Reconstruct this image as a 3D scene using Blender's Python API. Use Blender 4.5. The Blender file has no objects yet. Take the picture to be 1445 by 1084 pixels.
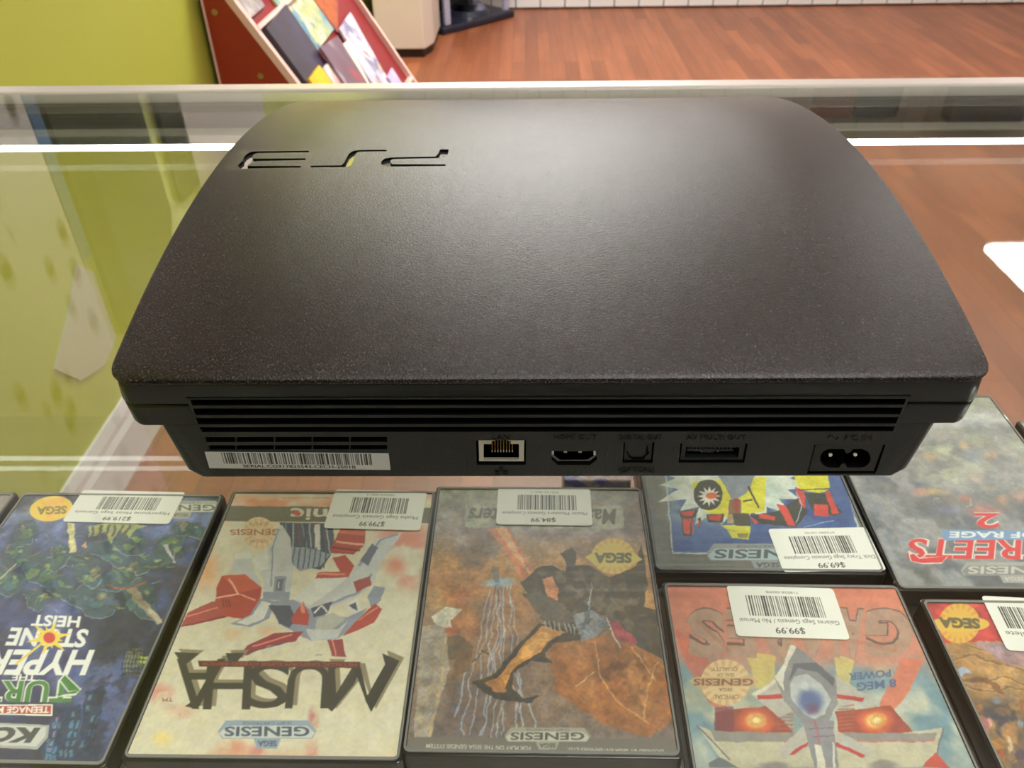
import bpy, bmesh, math, random
import numpy as np
from mathutils import Vector, Matrix
random.seed(7)
RNG = np.random.default_rng(11)
sc = bpy.context.scene
COL = sc.collection

# ------------------------------------------------------------------ camera
CAM_F = 1127.7                       # focal length in pixels of a 1445 px wide frame
CAM_C = Vector((0, 0, .2026))
FWD = Vector((-.0178, .8003, -.5993)).normalized()
RGT = Vector((.9998, .0129, -.0125))
UPV = RGT.cross(FWD).normalized()
RGT = FWD.cross(UPV).normalized()
cd = bpy.data.cameras.new('camera'); cam = bpy.data.objects.new('camera', cd); COL.objects.link(cam)
cd.sensor_width = 36; cd.sensor_fit = 'HORIZONTAL'; cd.lens = 36 * CAM_F / 1445; cd.clip_start = .01; cd.clip_end = 50
cam.matrix_world = Matrix(((RGT.x, UPV.x, -FWD.x, CAM_C.x), (RGT.y, UPV.y, -FWD.y, CAM_C.y), (RGT.z, UPV.z, -FWD.z, CAM_C.z), (0, 0, 0, 1)))
cd.dof.use_dof = True; cd.dof.focus_distance = .32; cd.dof.aperture_fstop = 24
sc.camera = cam
vs = sc.view_settings
sc.display_settings.display_device = 'sRGB'
vs.view_transform = 'Standard'; vs.look = 'None'; vs.gamma = 1; vs.use_curve_mapping = False
vs.exposure = 0.35
w = bpy.data.worlds.new('world'); sc.world = w; w.use_nodes = True
w.node_tree.nodes['Background'].inputs[0].default_value = (.9, .93, 1, 1)
w.node_tree.nodes['Background'].inputs[1].default_value = .25
sc.cycles.max_bounces = 14; sc.cycles.transparent_max_bounces = 24; sc.cycles.glossy_bounces = 6
sc.cycles.sample_clamp_indirect = 4
# ceiling light panels (x0, x1, y0, y1, power factor)
PANELS = [(2.32, 2.92, 2.55, 3.75, 1.0), (-.35, .45, 2.95, 4.05, 1.9), (.1, .7, -.9, .3, .55), (2.32, 2.92, -.9, .3, .8)]  # third panel is unseen, added to light the game covers
PANEL_GLOW = 20.0
LED_GLOW = 9.0

def unproject(px, py):
    return FWD * CAM_F + RGT * (px - 722.5) + UPV * (542 - py)
def on_z(px, py, z):
    d = unproject(px, py); return CAM_C + d * ((z - CAM_C.z) / d.z)
def on_y(px, py, y):
    d = unproject(px, py); return CAM_C + d * (y / d.y)

# ------------------------------------------------------------------ materials
def s2l(c):
    return tuple((x / 12.92 if x <= .04045 else ((x + .055) / 1.055) ** 2.4) for x in c)
def rgb(r, g, b):
    return s2l((r / 255, g / 255, b / 255)) + (1,)
class NT:
    def __init__(s, name):
        s.m = bpy.data.materials.new(name); s.m.use_nodes = True
        s.t = s.m.node_tree; s.b = s.t.nodes['Principled BSDF']; s.out = s.t.nodes['Material Output']
    def n(s, kind, **kw):
        nd = s.t.nodes.new(kind)
        for k, v in kw.items(): setattr(nd, k, v)
        return nd
    def l(s, a, b): s.t.links.new(a, b)
    def objco(s, scale=(1, 1, 1)):
        tc = s.n('ShaderNodeTexCoord'); mp = s.n('ShaderNodeMapping'); mp.inputs['Scale'].default_value = scale
        s.l(tc.outputs['Object'], mp.inputs[0]); return mp.outputs[0]
def mat(name, col, rough=.5, metal=0, spec=.5, bump=0, bscale=400, var=0, vscale=6, coat=0, emit=None, estr=0):
    q = NT(name); b = q.b
    b.inputs['Base Color'].default_value = col; b.inputs['Roughness'].default_value = rough
    b.inputs['Metallic'].default_value = metal; b.inputs['Specular IOR Level'].default_value = spec
    b.inputs['Coat Weight'].default_value = coat
    if emit: b.inputs['Emission Color'].default_value = emit; b.inputs['Emission Strength'].default_value = estr
    co = q.objco()
    if bump:
        n = q.n('ShaderNodeTexNoise'); n.inputs['Scale'].default_value = bscale; n.inputs['Detail'].default_value = 2; q.l(co, n.inputs['Vector'])
        bp = q.n('ShaderNodeBump'); bp.inputs['Strength'].default_value = bump; bp.inputs['Distance'].default_value = .001
        q.l(n.outputs[0], bp.inputs['Height']); q.l(bp.outputs[0], b.inputs['Normal'])
    if var:
        n = q.n('ShaderNodeTexNoise'); n.inputs['Scale'].default_value = vscale; n.inputs['Detail'].default_value = 4; q.l(co, n.inputs['Vector'])
        mx = q.n('ShaderNodeMix', data_type='RGBA')
        mx.inputs[6].default_value = tuple(x * (1 - var) for x in col[:3]) + (1,)
        mx.inputs[7].default_value = tuple(min(1, x * (1 + var)) for x in col[:3]) + (1,)
        q.l(n.outputs[0], mx.inputs[0]); q.l(mx.outputs[2], b.inputs['Base Color'])
    return q.m
def thin_glass(name, tint, ior=1.48, scratch=False):
    q = NT(name); q.t.nodes.remove(q.b)
    tr = q.n('ShaderNodeBsdfTransparent'); tr.inputs[0].default_value = tint
    gl = q.n('ShaderNodeBsdfGlossy'); gl.inputs['Roughness'].default_value = .006
    fr = q.n('ShaderNodeFresnel'); fr.inputs['IOR'].default_value = ior
    # the same reflectance from the inner side of a face as from outside
    ge = q.n('ShaderNodeNewGeometry'); mx = q.n('ShaderNodeMix'); q.l(ge.outputs['Backfacing'], mx.inputs[0])
    mx.inputs[2].default_value = ior; mx.inputs[3].default_value = ior / 1.0
    fr.inputs['IOR'].default_value = ior
    lw = q.n('ShaderNodeMath', operation='DIVIDE'); 
    # Fresnel node inverts the ior on back faces, so feed it 1/ior there
    lw.inputs[0].default_value = 1.0; lw.inputs[1].default_value = ior
    q.l(lw.outputs[0], mx.inputs[3]); q.l(mx.outputs[0], fr.inputs['IOR'])
    mix = q.n('ShaderNodeMixShader'); q.l(fr.outputs[0], mix.inputs[0]); q.l(tr.outputs[0], mix.inputs[1]); q.l(gl.outputs[0], mix.inputs[2])
    last = mix
    if scratch:
        co = q.objco()
        v = q.n('ShaderNodeTexNoise'); v.inputs['Scale'].default_value = 9; v.inputs['Detail'].default_value = 6; q.l(co, v.inputs['Vector'])
        r = q.n('ShaderNodeMapRange'); r.inputs[1].default_value = .45; r.inputs[2].default_value = .9; r.inputs[3].default_value = 0.0; r.inputs[4].default_value = .035
        q.l(v.outputs[0], r.inputs[0])
        df = q.n('ShaderNodeBsdfDiffuse'); df.inputs[0].default_value = (.8, .82, .8, 1)
        m2 = q.n('ShaderNodeMixShader'); q.l(r.outputs[0], m2.inputs[0]); q.l(mix.outputs[0], m2.inputs[1]); q.l(df.outputs[0], m2.inputs[2]); last = m2
    q.l(last.outputs[0], q.out.inputs['Surface'])
    return q.m

M = {}
M['glass'] = thin_glass('counter_glass', (.975, .99, .975, 1), scratch=True)
M['pane'] = thin_glass('pane_glass', (.97, .985, .97, 1))
M['shelf_glass'] = thin_glass('shelf_glass', (.98, .99, .98, 1), 1.3)
M['rim'] = mat('rim_metal', rgb(215, 205, 200), .35, .3, bump=.05)
M['rail'] = mat('rail_metal', (.62, .62, .6, 1), .07, 1, bump=.02, bscale=60)
M['channel'] = mat('dark_channel', rgb(60, 55, 45), .4, .5, bump=.1)
M['led'] = mat('led_strip', (1, 1, 1, 1), .5, emit=(.97, 1, .95, 1), estr=LED_GLOW, bump=.02)
M['white_paint'] = mat('white_paint', rgb(210, 205, 205), .4, bump=.15, bscale=80, var=.05)
M['ceiling'] = mat('ceiling_tile', rgb(205, 202, 196), .8, bump=.5, bscale=150, var=.06)
M['black_matte'] = mat('black_matte', (.012, .012, .012, 1), .5, bump=.2, bscale=900)
M['cavity'] = mat('dark_cavity', (.0012, .0012, .0012, 1), .8, spec=.05, bump=.1)
M['gloss_black'] = mat('gloss_black', (.004, .006, .006, 1), .12, bump=.04, bscale=30)
M['panel_black'] = mat('panel_black', (.0065, .0085, .0082, 1), .36, bump=.2, bscale=1500)
M['silver'] = mat('silver_metal', (.62, .62, .54, 1), .3, .7, bump=.05)
M['gold'] = mat('gold_contact', (.35, .2, .08, 1), .3, 1, bump=.05)
M['pin'] = mat('pin_metal', (.8, .8, .76, 1), .2, 1, bump=.02)
M['case_plastic'] = mat('case_plastic', (.018, .018, .017, 1), .28, bump=.15, bscale=300)
M['rack_red'] = mat('rack_red', (.30, .022, .008, 1), .45, bump=.1, bscale=60, var=.12, vscale=3)
M['rack_edge'] = mat('rack_edge', rgb(225, 190, 180), .5, bump=.1, var=.04)
M['screw'] = mat('screw_head', rgb(170, 140, 100), .4, .8, bump=.05)
M['beige'] = mat('beige_paint', rgb(200, 185, 170), .45, bump=.1, bscale=60, var=.03)
M['cab_dark'] = mat('dark_plinth', rgb(40, 25, 22), .5, bump=.1)
M['stand_black'] = mat('stand_black', rgb(30, 32, 45), .3, bump=.05)
M['stand_silver'] = mat('stand_silver', rgb(190, 195, 225), .35, .6, bump=.05)
M['chrome'] = mat('dark_chrome', (.2, .22, .28, 1), .15, 1, bump=.05)
M['letter_floor'] = mat('logo_gloss', (.34, .32, .34, 1), .12, .9, bump=.02)
M['paper'] = mat('paper', rgb(186, 184, 146), .6, bump=.1, var=.04)
def green_mat():
    q = NT('green_wall_paint'); b = q.b
    co = q.objco()
    n = q.n('ShaderNodeTexNoise'); n.inputs['Scale'].default_value = 1.5; n.inputs['Detail'].default_value = 3; q.l(co, n.inputs['Vector'])
    mx = q.n('ShaderNodeMix', data_type='RGBA'); mx.inputs[6].default_value = (.40, .43, .052, 1); mx.inputs[7].default_value = (.45, .48, .07, 1)
    q.l(n.outputs[0], mx.inputs[0]); q.l(mx.outputs[2], b.inputs['Base Color']); b.inputs['Roughness'].default_value = .55
    n2 = q.n('ShaderNodeTexNoise'); n2.inputs['Scale'].default_value = 120; q.l(co, n2.inputs['Vector'])
    bp = q.n('ShaderNodeBump'); bp.inputs['Strength'].default_value = .15; bp.inputs['Distance'].default_value = .002; q.l(n2.outputs[0], bp.inputs['Height']); q.l(bp.outputs[0], b.inputs['Normal'])
    return q.m
M['green'] = green_mat()
def floor_mat():
    q = NT('laminate_floor'); b = q.b
    tc = q.n('ShaderNodeTexCoord'); mp = q.n('ShaderNodeMapping'); mp.inputs['Rotation'].default_value = (0, 0, math.pi / 2); q.l(tc.outputs['Object'], mp.inputs[0])
    br = q.n('ShaderNodeTexBrick'); q.l(mp.outputs[0], br.inputs['Vector'])
    br.inputs['Color1'].default_value = (.20, .060, .024, 1); br.inputs['Color2'].default_value = (.31, .100, .040, 1); br.inputs['Mortar'].default_value = (.15, .05, .025, 1)
    br.inputs['Scale'].default_value = 1; br.inputs['Mortar Size'].default_value = .0015; br.inputs['Brick Width'].default_value = .62; br.inputs['Row Height'].default_value = .068; br.inputs['Bias'].default_value = 0
    mp2 = q.n('ShaderNodeMapping'); mp2.inputs['Scale'].default_value = (22, 1.6, 1); q.l(tc.outputs['Object'], mp2.inputs[0])
    n = q.n('ShaderNodeTexNoise'); n.inputs['Scale'].default_value = 1.6; n.inputs['Detail'].default_value = 5; q.l(mp2.outputs[0], n.inputs['Vector'])
    mx = q.n('ShaderNodeMix', data_type='RGBA', blend_type='MULTIPLY'); mx.inputs[0].default_value = .4
    cr = q.n('ShaderNodeMapRange'); cr.inputs[1].default_value = .3; cr.inputs[2].default_value = .7; cr.inputs[3].default_value = .5; cr.inputs[4].default_value = 1.2; q.l(n.outputs[0], cr.inputs[0])
    q.l(br.outputs[0], mx.inputs[6]); q.l(cr.outputs[0], mx.inputs[7]); q.l(mx.outputs[2], b.inputs['Base Color'])
    b.inputs['Roughness'].default_value = .42; b.inputs['Specular IOR Level'].default_value = .4
    return q.m
M['floor'] = floor_mat()
def console_top_mat():
    q = NT('textured_black_plastic'); b = q.b
    co = q.objco()
    n = q.n('ShaderNodeTexNoise'); n.inputs['Scale'].default_value = 1300; n.inputs['Detail'].default_value = 3; n.inputs['Roughness'].default_value = .7; q.l(co, n.inputs['Vector'])
    bp = q.n('ShaderNodeBump'); bp.inputs['Strength'].default_value = 1; bp.inputs['Distance'].default_value = .00025
    q.l(n.outputs[0], bp.inputs['Height']); q.l(bp.outputs[0], b.inputs['Normal'])
    fl = q.n('ShaderNodeTexNoise'); fl.inputs['Scale'].default_value = 1600; fl.inputs['Detail'].default_value = 2; q.l(co, fl.inputs['Vector'])
    fr = q.n('ShaderNodeMapRange'); fr.inputs[1].default_value = .52; fr.inputs[2].default_value = .78; q.l(fl.outputs[0], fr.inputs[0])
    mx = q.n('ShaderNodeMix', data_type='RGBA'); mx.inputs[6].default_value = (.005, .0025, .0030, 1); mx.inputs[7].default_value = (.085, .060, .066, 1)
    q.l(fr.outputs[0], mx.inputs[0]); q.l(mx.outputs[2], b.inputs['Base Color'])
    b.inputs['Roughness'].default_value = .27; b.inputs['Specular IOR Level'].default_value = .5
    return q.m
M['console_top'] = console_top_mat()
def painted(name, rough=.45, coat=.6, wrinkle=.25):
    q = NT(name); b = q.b
    a = q.n('ShaderNodeAttribute'); a.attribute_name = 'art'; q.l(a.outputs['Color'], b.inputs['Base Color'])
    b.inputs['Roughness'].default_value = rough; b.inputs['Coat Weight'].default_value = coat; b.inputs['Coat Roughness'].default_value = .12
    co = q.objco((30, 14, 10)); n = q.n('ShaderNodeTexNoise'); n.inputs['Scale'].default_value = 1.3; n.inputs['Detail'].default_value = 3; q.l(co, n.inputs['Vector'])
    bp = q.n('ShaderNodeBump'); bp.inputs['Strength'].default_value = wrinkle; bp.inputs['Distance'].default_value = .0015; q.l(n.outputs[0], bp.inputs['Height']); q.l(bp.outputs[0], b.inputs['Coat Normal'])
    return q.m
M['cover_print'] = painted('printed_cover_under_sleeve', coat=1)
M['sticker_print'] = painted('printed_sticker', .5, .1, .02)
def comic(name, cols, scale, seed, rough=.35):
    q = NT(name); b = q.b
    tc = q.n('ShaderNodeTexCoord'); mp = q.n('ShaderNodeMapping'); mp.inputs['Location'].default_value = (seed, seed * .7, seed * .3); q.l(tc.outputs['Object'], mp.inputs[0])
    v = q.n('ShaderNodeTexVoronoi'); v.inputs['Scale'].default_value = scale; q.l(mp.outputs[0], v.inputs['Vector'])
    nz = q.n('ShaderNodeTexNoise'); nz.inputs['Scale'].default_value = scale * .8; nz.inputs['Detail'].default_value = 4; nz.inputs['Distortion'].default_value = 1.5; q.l(mp.outputs[0], nz.inputs['Vector'])
    sp = q.n('ShaderNodeSeparateColor'); q.l(v.outputs['Color'], sp.inputs[0])
    ad = q.n('ShaderNodeMath', operation='MULTIPLY_ADD'); ad.inputs[1].default_value = .45; q.l(sp.outputs[0], ad.inputs[0])
    sub = q.n('ShaderNodeMath', operation='MULTIPLY_ADD'); sub.inputs[1].default_value = 1.6; sub.inputs[2].default_value = -.55; q.l(nz.outputs[0], sub.inputs[0]); q.l(sub.outputs[0], ad.inputs[2])
    cr = q.n('ShaderNodeValToRGB'); el = cr.color_ramp.elements
    k = len(cols)
    el[0].position = 0; el[0].color = cols[0]; el[1].position = 1; el[1].color = cols[-1]
    for i in range(1, k - 1):
        e = el.new(i / (k - 1)); e.color = cols[i]
    q.l(ad.outputs[0], cr.inputs[0]); q.l(cr.outputs[0], b.inputs['Base Color']); b.inputs['Roughness'].default_value = rough; b.inputs['Specular IOR Level'].default_value = .5 if rough < .5 else .1
    return q.m

# ------------------------------------------------------------------ mesh helpers
class MB:
    def __init__(s): s.v = []; s.f = []; s.mi = []; s.mats = []
    def _m(s, m):
        if m not in s.mats: s.mats.append(m)
        return s.mats.index(m)
    def add(s, vs_, fs, m):
        o = len(s.v); k = s._m(m); s.v += [tuple(v) for v in vs_]
        s.f += [tuple(i + o for i in f) for f in fs]; s.mi += [k] * len(fs); return s
    def box(s, x0, x1, y0, y1, z0, z1, m):
        return s.add([(x0, y0, z0), (x1, y0, z0), (x1, y1, z0), (x0, y1, z0), (x0, y0, z1), (x1, y0, z1), (x1, y1, z1), (x0, y1, z1)],
                     [(0, 3, 2, 1), (4, 5, 6, 7), (0, 1, 5, 4), (1, 2, 6, 5), (2, 3, 7, 6), (3, 0, 4, 7)], m)
    def prism(s, pts, d, m):
        """closed polygon of 3-D points pushed along vector d"""
        pts = [Vector(p) for p in pts]; d = Vector(d); n = Vector((0, 0, 0))
        for i in range(len(pts)): n += (pts[i] - pts[0]).cross(pts[(i + 1) % len(pts)] - pts[0])
        if n.dot(d) > 0: pts = pts[::-1]
        k = len(pts)
        return s.add(pts + [p + d for p in pts], [tuple(range(k)), tuple(range(2 * k - 1, k - 1, -1))] + [(i, k + i, k + (i + 1) % k, (i + 1) % k) for i in range(k)], m)
    def ring(s, outer, inner, d, m):
        """a closed frame between two outlines with the same number of points"""
        o = [Vector(p) for p in outer]; i_ = [Vector(p) for p in inner]; d = Vector(d); k = len(o); n = Vector((0, 0, 0))
        for i in range(k): n += (o[i] - o[0]).cross(o[(i + 1) % k] - o[0])
        if n.dot(d) > 0: o = o[::-1]; i_ = i_[::-1]
        vs_ = o + i_ + [p + d for p in o] + [p + d for p in i_]; fs = []
        for a in range(k):
            b = (a + 1) % k
            fs += [(a, b, k + b, k + a), (2 * k + b, 2 * k + a, 3 * k + a, 3 * k + b), (b, a, 2 * k + a, 2 * k + b), (k + a, k + b, 3 * k + b, 3 * k + a)]
        return s.add(vs_, fs, m)
    def build(s, name, parent=None, smooth=False):
        me = bpy.data.meshes.new(name); me.from_pydata(s.v, [], s.f)
        for m in s.mats: me.materials.append(m)
        me.polygons.foreach_set('material_index', s.mi)
        if smooth: me.polygons.foreach_set('use_smooth', [True] * len(me.polygons))
        me.update()
        o = bpy.data.objects.new(name, me); COL.objects.link(o)
        if parent: o.parent = parent
        return o
def thing(name, label, cat, loc=(0, 0, 0), rz=0, group=None):
    o = bpy.data.objects.new(name, None); o.empty_display_size = .02; COL.objects.link(o); o.location = loc; o.rotation_euler = (0, 0, rz)
    return tag(o, label, cat, group)
def tag(o, label, cat, group=None):
    o['label'] = label; o['category'] = cat
    if group: o['group'] = group
    return o
def struct(o): o['kind'] = 'structure'; return o
def apply_mods(o):
    dg = bpy.context.evaluated_depsgraph_get(); dg.update()
    me = bpy.data.meshes.new_from_object(o.evaluated_get(dg)); me.name = o.name
    o.modifiers.clear(); old = o.data; o.data = me; bpy.data.meshes.remove(old); return o
def bevel(o, w, seg=2, ang=.6, do=True):
    m = o.modifiers.new('b', 'BEVEL'); m.width = w; m.segments = seg; m.limit_method = 'ANGLE'; m.angle_limit = ang
    if do: apply_mods(o)
    return o
def cut(o, cutter):
    m = o.modifiers.new('c', 'BOOLEAN'); m.operation = 'DIFFERENCE'; m.object = cutter; m.solver = 'EXACT'
    try: m.material_mode = 'TRANSFER'
    except Exception: pass
    return apply_mods(o)
def drop(o):
    me = o.data; bpy.data.objects.remove(o); bpy.data.meshes.remove(me)
def shade_auto(o, ang=.5):
    bm = bmesh.new(); bm.from_mesh(o.data)
    for f in bm.faces: f.smooth = True
    for e in bm.edges:
        if len(e.link_faces) == 2 and e.calc_face_angle(3) > ang: e.smooth = False
    bm.to_mesh(o.data); bm.free(); return o

# ------------------------------------------------------------------ the setting
FZ, CZ = -.95, 1.75
WL, WR, WB, WF = -.845, 4.3, 5.56, -2.3
struct(MB().box(WL - .1, WR + .1, WF - .1, WB + .1, FZ - .1, FZ, M['floor']).build('floor'))
struct(MB().box(WL - .1, WR + .1, WF - .1, WB + .1, CZ, CZ + .1, M['ceiling']).build('ceiling'))
struct(MB().box(WL - .1, WL, WF - .1, WB + .1, FZ, CZ, M['green']).build('wall_left'))
struct(MB().box(WR, WR + .1, WF - .1, WB + .1, FZ, CZ, M['white_paint']).build('wall_right'))
struct(MB().box(WL, WR, WF - .1, WF, FZ, CZ, mat('slate_paint', rgb(95, 98, 92), .6, bump=.1, bscale=80, var=.1)).build('wall_front'))
mb = MB().box(WL, WR, WB + .012, WB + .1, FZ, CZ, M['cab_dark'])
x = WL
while x < WR:
    x1 = min(WR, x + .150); mb.box(x, x1, WB, WB + .013, FZ + .012, CZ, M['white_paint']); x += .1575
struct(mb.build('wall_back'))
mb = MB()
prof = [(0, 0), (.016, 0), (.016, .09), (.011, .105), (.011, .118), (.006, .14), (0, .14)]
mb.prism([(WL + a, WF, FZ + b) for a, b in prof], (0, 4.43 - WF, 0), M['white_paint'])
struct(mb.build('baseboard_left'))

# ceiling lights
for i, (x0, x1, y0, y1, pw) in enumerate(PANELS):
    lab = ['bright rounded ceiling light panel reflected on right of glass counter top', 'ceiling light panel in front of back wall', 'added unseen ceiling light panel above the display counter', 'ceiling light panel behind the right end of the counter'][i]
    t = thing('ceiling_light', lab, 'ceiling light', ((x0 + x1) / 2, (y0 + y1) / 2, CZ), group='ceiling light panels')
    hx, hy = (x1 - x0) / 2, (y1 - y0) / 2
    def rr(hx, hy, r, z, n=6):
        p = []
        for cx_, cy_, a0 in ((hx - r, hy - r, 0), (-hx + r, hy - r, 90), (-hx + r, -hy + r, 180), (hx - r, -hy + r, 270)):
            for k in range(n + 1):
                a = math.radians(a0 + 90 * k / n); p.append((cx_ + r * math.cos(a), cy_ + r * math.sin(a), z))
        return p
    MB().ring(rr(hx + .03, hy + .03, .11, -.001), rr(hx, hy, .09, -.001), (0, 0, -.05), M['white_paint']).build('light_frame', t)
    m = mat('diffuser', (.9, .9, .9, 1), .5, emit=(1, .985, .95, 1), estr=PANEL_GLOW * pw, bump=.02)
    MB().prism(rr(hx - .001, hy - .001, .09, -.002), (0, 0, -.038), m).build('diffuser', t)

# posters on the green wall over the counter (seen mirrored in the glass)
def spotted():
    q = NT('spotted_poster'); b = q.b; co = q.objco((1, .8, .55))
    v = q.n('ShaderNodeTexVoronoi'); v.inputs['Scale'].default_value = 23; q.l(co, v.inputs['Vector'])
    r = q.n('ShaderNodeMapRange'); r.inputs[1].default_value = .24; r.inputs[2].default_value = .36; r.inputs[3].default_value = 1; r.inputs[4].default_value = 0; q.l(v.outputs['Distance'], r.inputs[0])
    sp = q.n('ShaderNodeSeparateColor'); q.l(v.outputs['Color'], sp.inputs[0])
    g = q.n('ShaderNodeMath', operation='GREATER_THAN'); g.inputs[1].default_value = .35; q.l(sp.outputs[1], g.inputs[0])
    ml = q.n('ShaderNodeMath', operation='MULTIPLY'); q.l(r.outputs[0], ml.inputs[0]); q.l(g.outputs[0], ml.inputs[1])
    mx = q.n('ShaderNodeMix', data_type='RGBA'); mx.inputs[6].default_value = (.74, .72, .68, 1); mx.inputs[7].default_value = (.12, .08, .04, 1)
    q.l(ml.outputs[0], mx.inputs[0]); q.l(mx.outputs[2], b.inputs['Base Color']); b.inputs['Roughness'].default_value = .9; b.inputs['Specular IOR Level'].default_value = .1
    return q.m
def poster(y0, y1, z0, z1, m, label, cut_=0, depth=.012):
    pts = [(WL, y0, z0), (WL, y1, z0), (WL, y1, z1 - cut_), (WL, y1 - cut_ * .6, z1), (WL, y0, z1)] if cut_ else [(WL, y0, z0), (WL, y1, z0), (WL, y1, z1), (WL, y0, z1)]
    o = MB().prism([(a + .0005, b, c) for a, b, c in pts], (depth, 0, 0), m).build('wall_poster'); o.name = 'wall_poster'
    return tag(o, label, 'poster', 'posters on the green wall above the counter')
poster(.55, 1.328, .05, 1.1, spotted(), 'pale poster with brown spots on the green wall, mirrored at far left of glass')
poster(1.333, 1.366, .05, .505, mat('blue_card', rgb(85, 120, 160), .9, spec=.1, bump=.05), 'narrow blue strip on green wall beside spotted poster')
poster(1.385, 1.735, .05, .70, comic('dark_green_print', [rgb(52, 58, 30), rgb(56, 62, 34), rgb(64, 68, 44), rgb(120, 108, 80)], 2.5, 3, .9), 'dark green poster with cut corner on the green wall', .12)
poster(1.81, 1.93, .05, .60, mat('olive_card', rgb(50, 50, 36), .9, spec=.1, bump=.05), 'dark olive strip poster between green wall and white poster')
poster(1.935, 2.55, .02, .95, mat('white_card', rgb(215, 208, 200), .9, spec=.1, bump=.05, var=.05), 'large white poster on green wall above the red rack')
o = MB().prism([tuple(CAM_C + unproject(a, b) * ((WL + .0005) / unproject(a, b).x)) for a, b in ((106, 372), (129, 383), (163, 476), (145, 517), (111, 537), (75, 521), (97, 431))], (.003, 0, 0), M['paper']).build('paper_sheet')
tag(o, 'torn off-white paper sheet on green wall low down, seen through left of glass', 'paper')
for k, (x0, x1, z0, z1, c, lab) in enumerate([(1.95, 2.2, 1.38, 1.62, rgb(150, 95, 80), 'reddish box hanging high on back wall'), (2.2, 2.5, 1.35, 1.62, rgb(75, 90, 100), 'slate blue box hanging high on back wall'), (2.85, 3.35, 1.3, 1.66, rgb(110, 110, 125), 'wide grey box hanging high on back wall')]):
    o = MB().box(x0, x1, WB - .15, WB - .0005, z0, z1, mat('box_card', c, .5, bump=.1, var=.2)).build('hanging_box'); bevel(o, .02); tag(o, lab, 'box', 'boxes hanging on the back wall')

# ------------------------------------------------------------------ red magazine rack
Y1, Y2, TH = 2.208, 3.235, .018
KX = -.6136
def sx(z): return -.608 + KX * (z + .446)
rack = thing('magazine_rack', 'red sloped magazine rack with pale edge trim against the green wall', 'magazine rack', (WL, Y1, FZ))
def rp(p): return (p[0] - WL, p[1] - Y1, p[2] - FZ)
ztop = -.10
for y in (Y1, Y2):
    b = .022
    xf = lambda z: sx(z) - b
    x0 = WL + .016
    MB().prism([rp(q) for q in ((x0 + .006, y, FZ), (xf(FZ), y, FZ), (xf(ztop), y, ztop), (x0 + .006, y, ztop))], (0, TH, 0), M['rack_red']).build('side_panel', rack)
    MB().prism([rp(q) for q in ((xf(FZ), y - .002, FZ), (sx(FZ), y - .002, FZ), (sx(ztop), y - .002, ztop), (xf(ztop), y - .002, ztop))], (0, TH + .004, 0), M['rack_edge']).build('edge_trim', rack)
    MB().prism([rp(q) for q in ((x0, y - .001, FZ), (x0 + .006, y - .001, FZ), (x0 + .006, y - .001, ztop), (x0, y - .001, ztop))], (0, TH + .002, 0), M['rack_edge']).build('edge_trim', rack)
NS = Vector((1, 0, .6136)).normalized()
def rk(y, s, off=0):   # point on the sloped plane: s metres down the slope from z=-.226
    z = -.226 - .8523 * s; p = Vector((sx(z), y, z)); p += NS * off; return p
bk = MB().prism([rp(rk(Y1 + TH, -.10, -.020)), rp(rk(Y2, -.10, -.020)), rp(rk(Y2, .80, -.020)), rp(rk(Y1 + TH, .80, -.020))], tuple(NS * -.008), mat('crimson_board', (.22, .008, .012, 1), .45, bump=.05)).build('back_board', rack)
for s in (.077, .56, .78):
    MB().prism([rp(rk(Y1 + TH, s, -.0199)), rp(rk(Y2, s, -.0199)), rp(rk(Y2, s + .012, -.0199)), rp(rk(Y1 + TH, s + .012, -.0199))], tuple(NS * .022), M['rack_edge']).build('ledge', rack)
for px, py in ((303, 17), (368, 107)):
    p = on_y(px, py, Y1); mb = MB()
    mb.prism([rp((p.x + .008 * math.cos(a * .5236), Y1, p.z + .008 * math.sin(a * .5236))) for a in range(12)], (0, -.003, 0), M['screw']); mb.build('screw', rack)
def magq(quad, off, cols, label, scale=9, th=.008, seed=1, name='magazine'):
    m = comic('magazine_print', cols, scale, seed)
    mb = MB(); mb.prism([rk(y, s, off) for y, s in quad], tuple(NS * th), m)
    o = mb.build(name); tag(o, label, 'magazine', 'magazines and comics on the red rack'); return o
Wt, Gy = rgb(225, 215, 215), rgb(120, 115, 120)
L = []
magq([(2.245, .095), (2.49, .085), (2.47, .30), (2.235, .30)], -.019, [rgb(50, 45, 58), rgb(58, 52, 66), rgb(62, 56, 70), rgb(70, 62, 92)], 'large dark slate book with small violet mark, nearest on the rack', 7, .03, 2)
magq([(2.25, -.09), (2.40, -.09), (2.40, .055), (2.25, .055)], -.019, [rgb(70, 85, 110), rgb(150, 140, 140), rgb(200, 190, 185)], 'pale and slate magazine in the upper row, above the dark book', 14, seed=4)
magq([(2.49, -.10), (2.80, -.10), (2.80, .235), (2.49, .235)], -.019, [rgb(60, 90, 120), rgb(90, 150, 175), rgb(190, 185, 110), rgb(215, 205, 195), rgb(170, 130, 120)], 'pale comic with yellow, white and teal picture in the middle of rack', 16, seed=9)
magq([(2.81, -.10), (3.02, -.10), (3.02, .19), (2.81, .25)], -.019, [rgb(90, 45, 30), rgb(180, 90, 30), rgb(160, 70, 25), rgb(110, 60, 90)], 'orange and brown picture book beside the bare red back board', 16, seed=5)
magq([(2.245, .255), (2.38, .255), (2.38, .42), (2.245, .42)], .0125, [rgb(225, 185, 20), rgb(230, 190, 25), rgb(215, 170, 30), rgb(120, 90, 40)], 'small bright yellow magazine just above the counter rim', 5, seed=1)
magq([(2.385, .27), (2.445, .27), (2.445, .47), (2.385, .47)], .0125, [rgb(225, 215, 210), rgb(215, 200, 195), rgb(190, 110, 100)], 'narrow white and pink comic between yellow and mauve ones', 9, seed=2)
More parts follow.
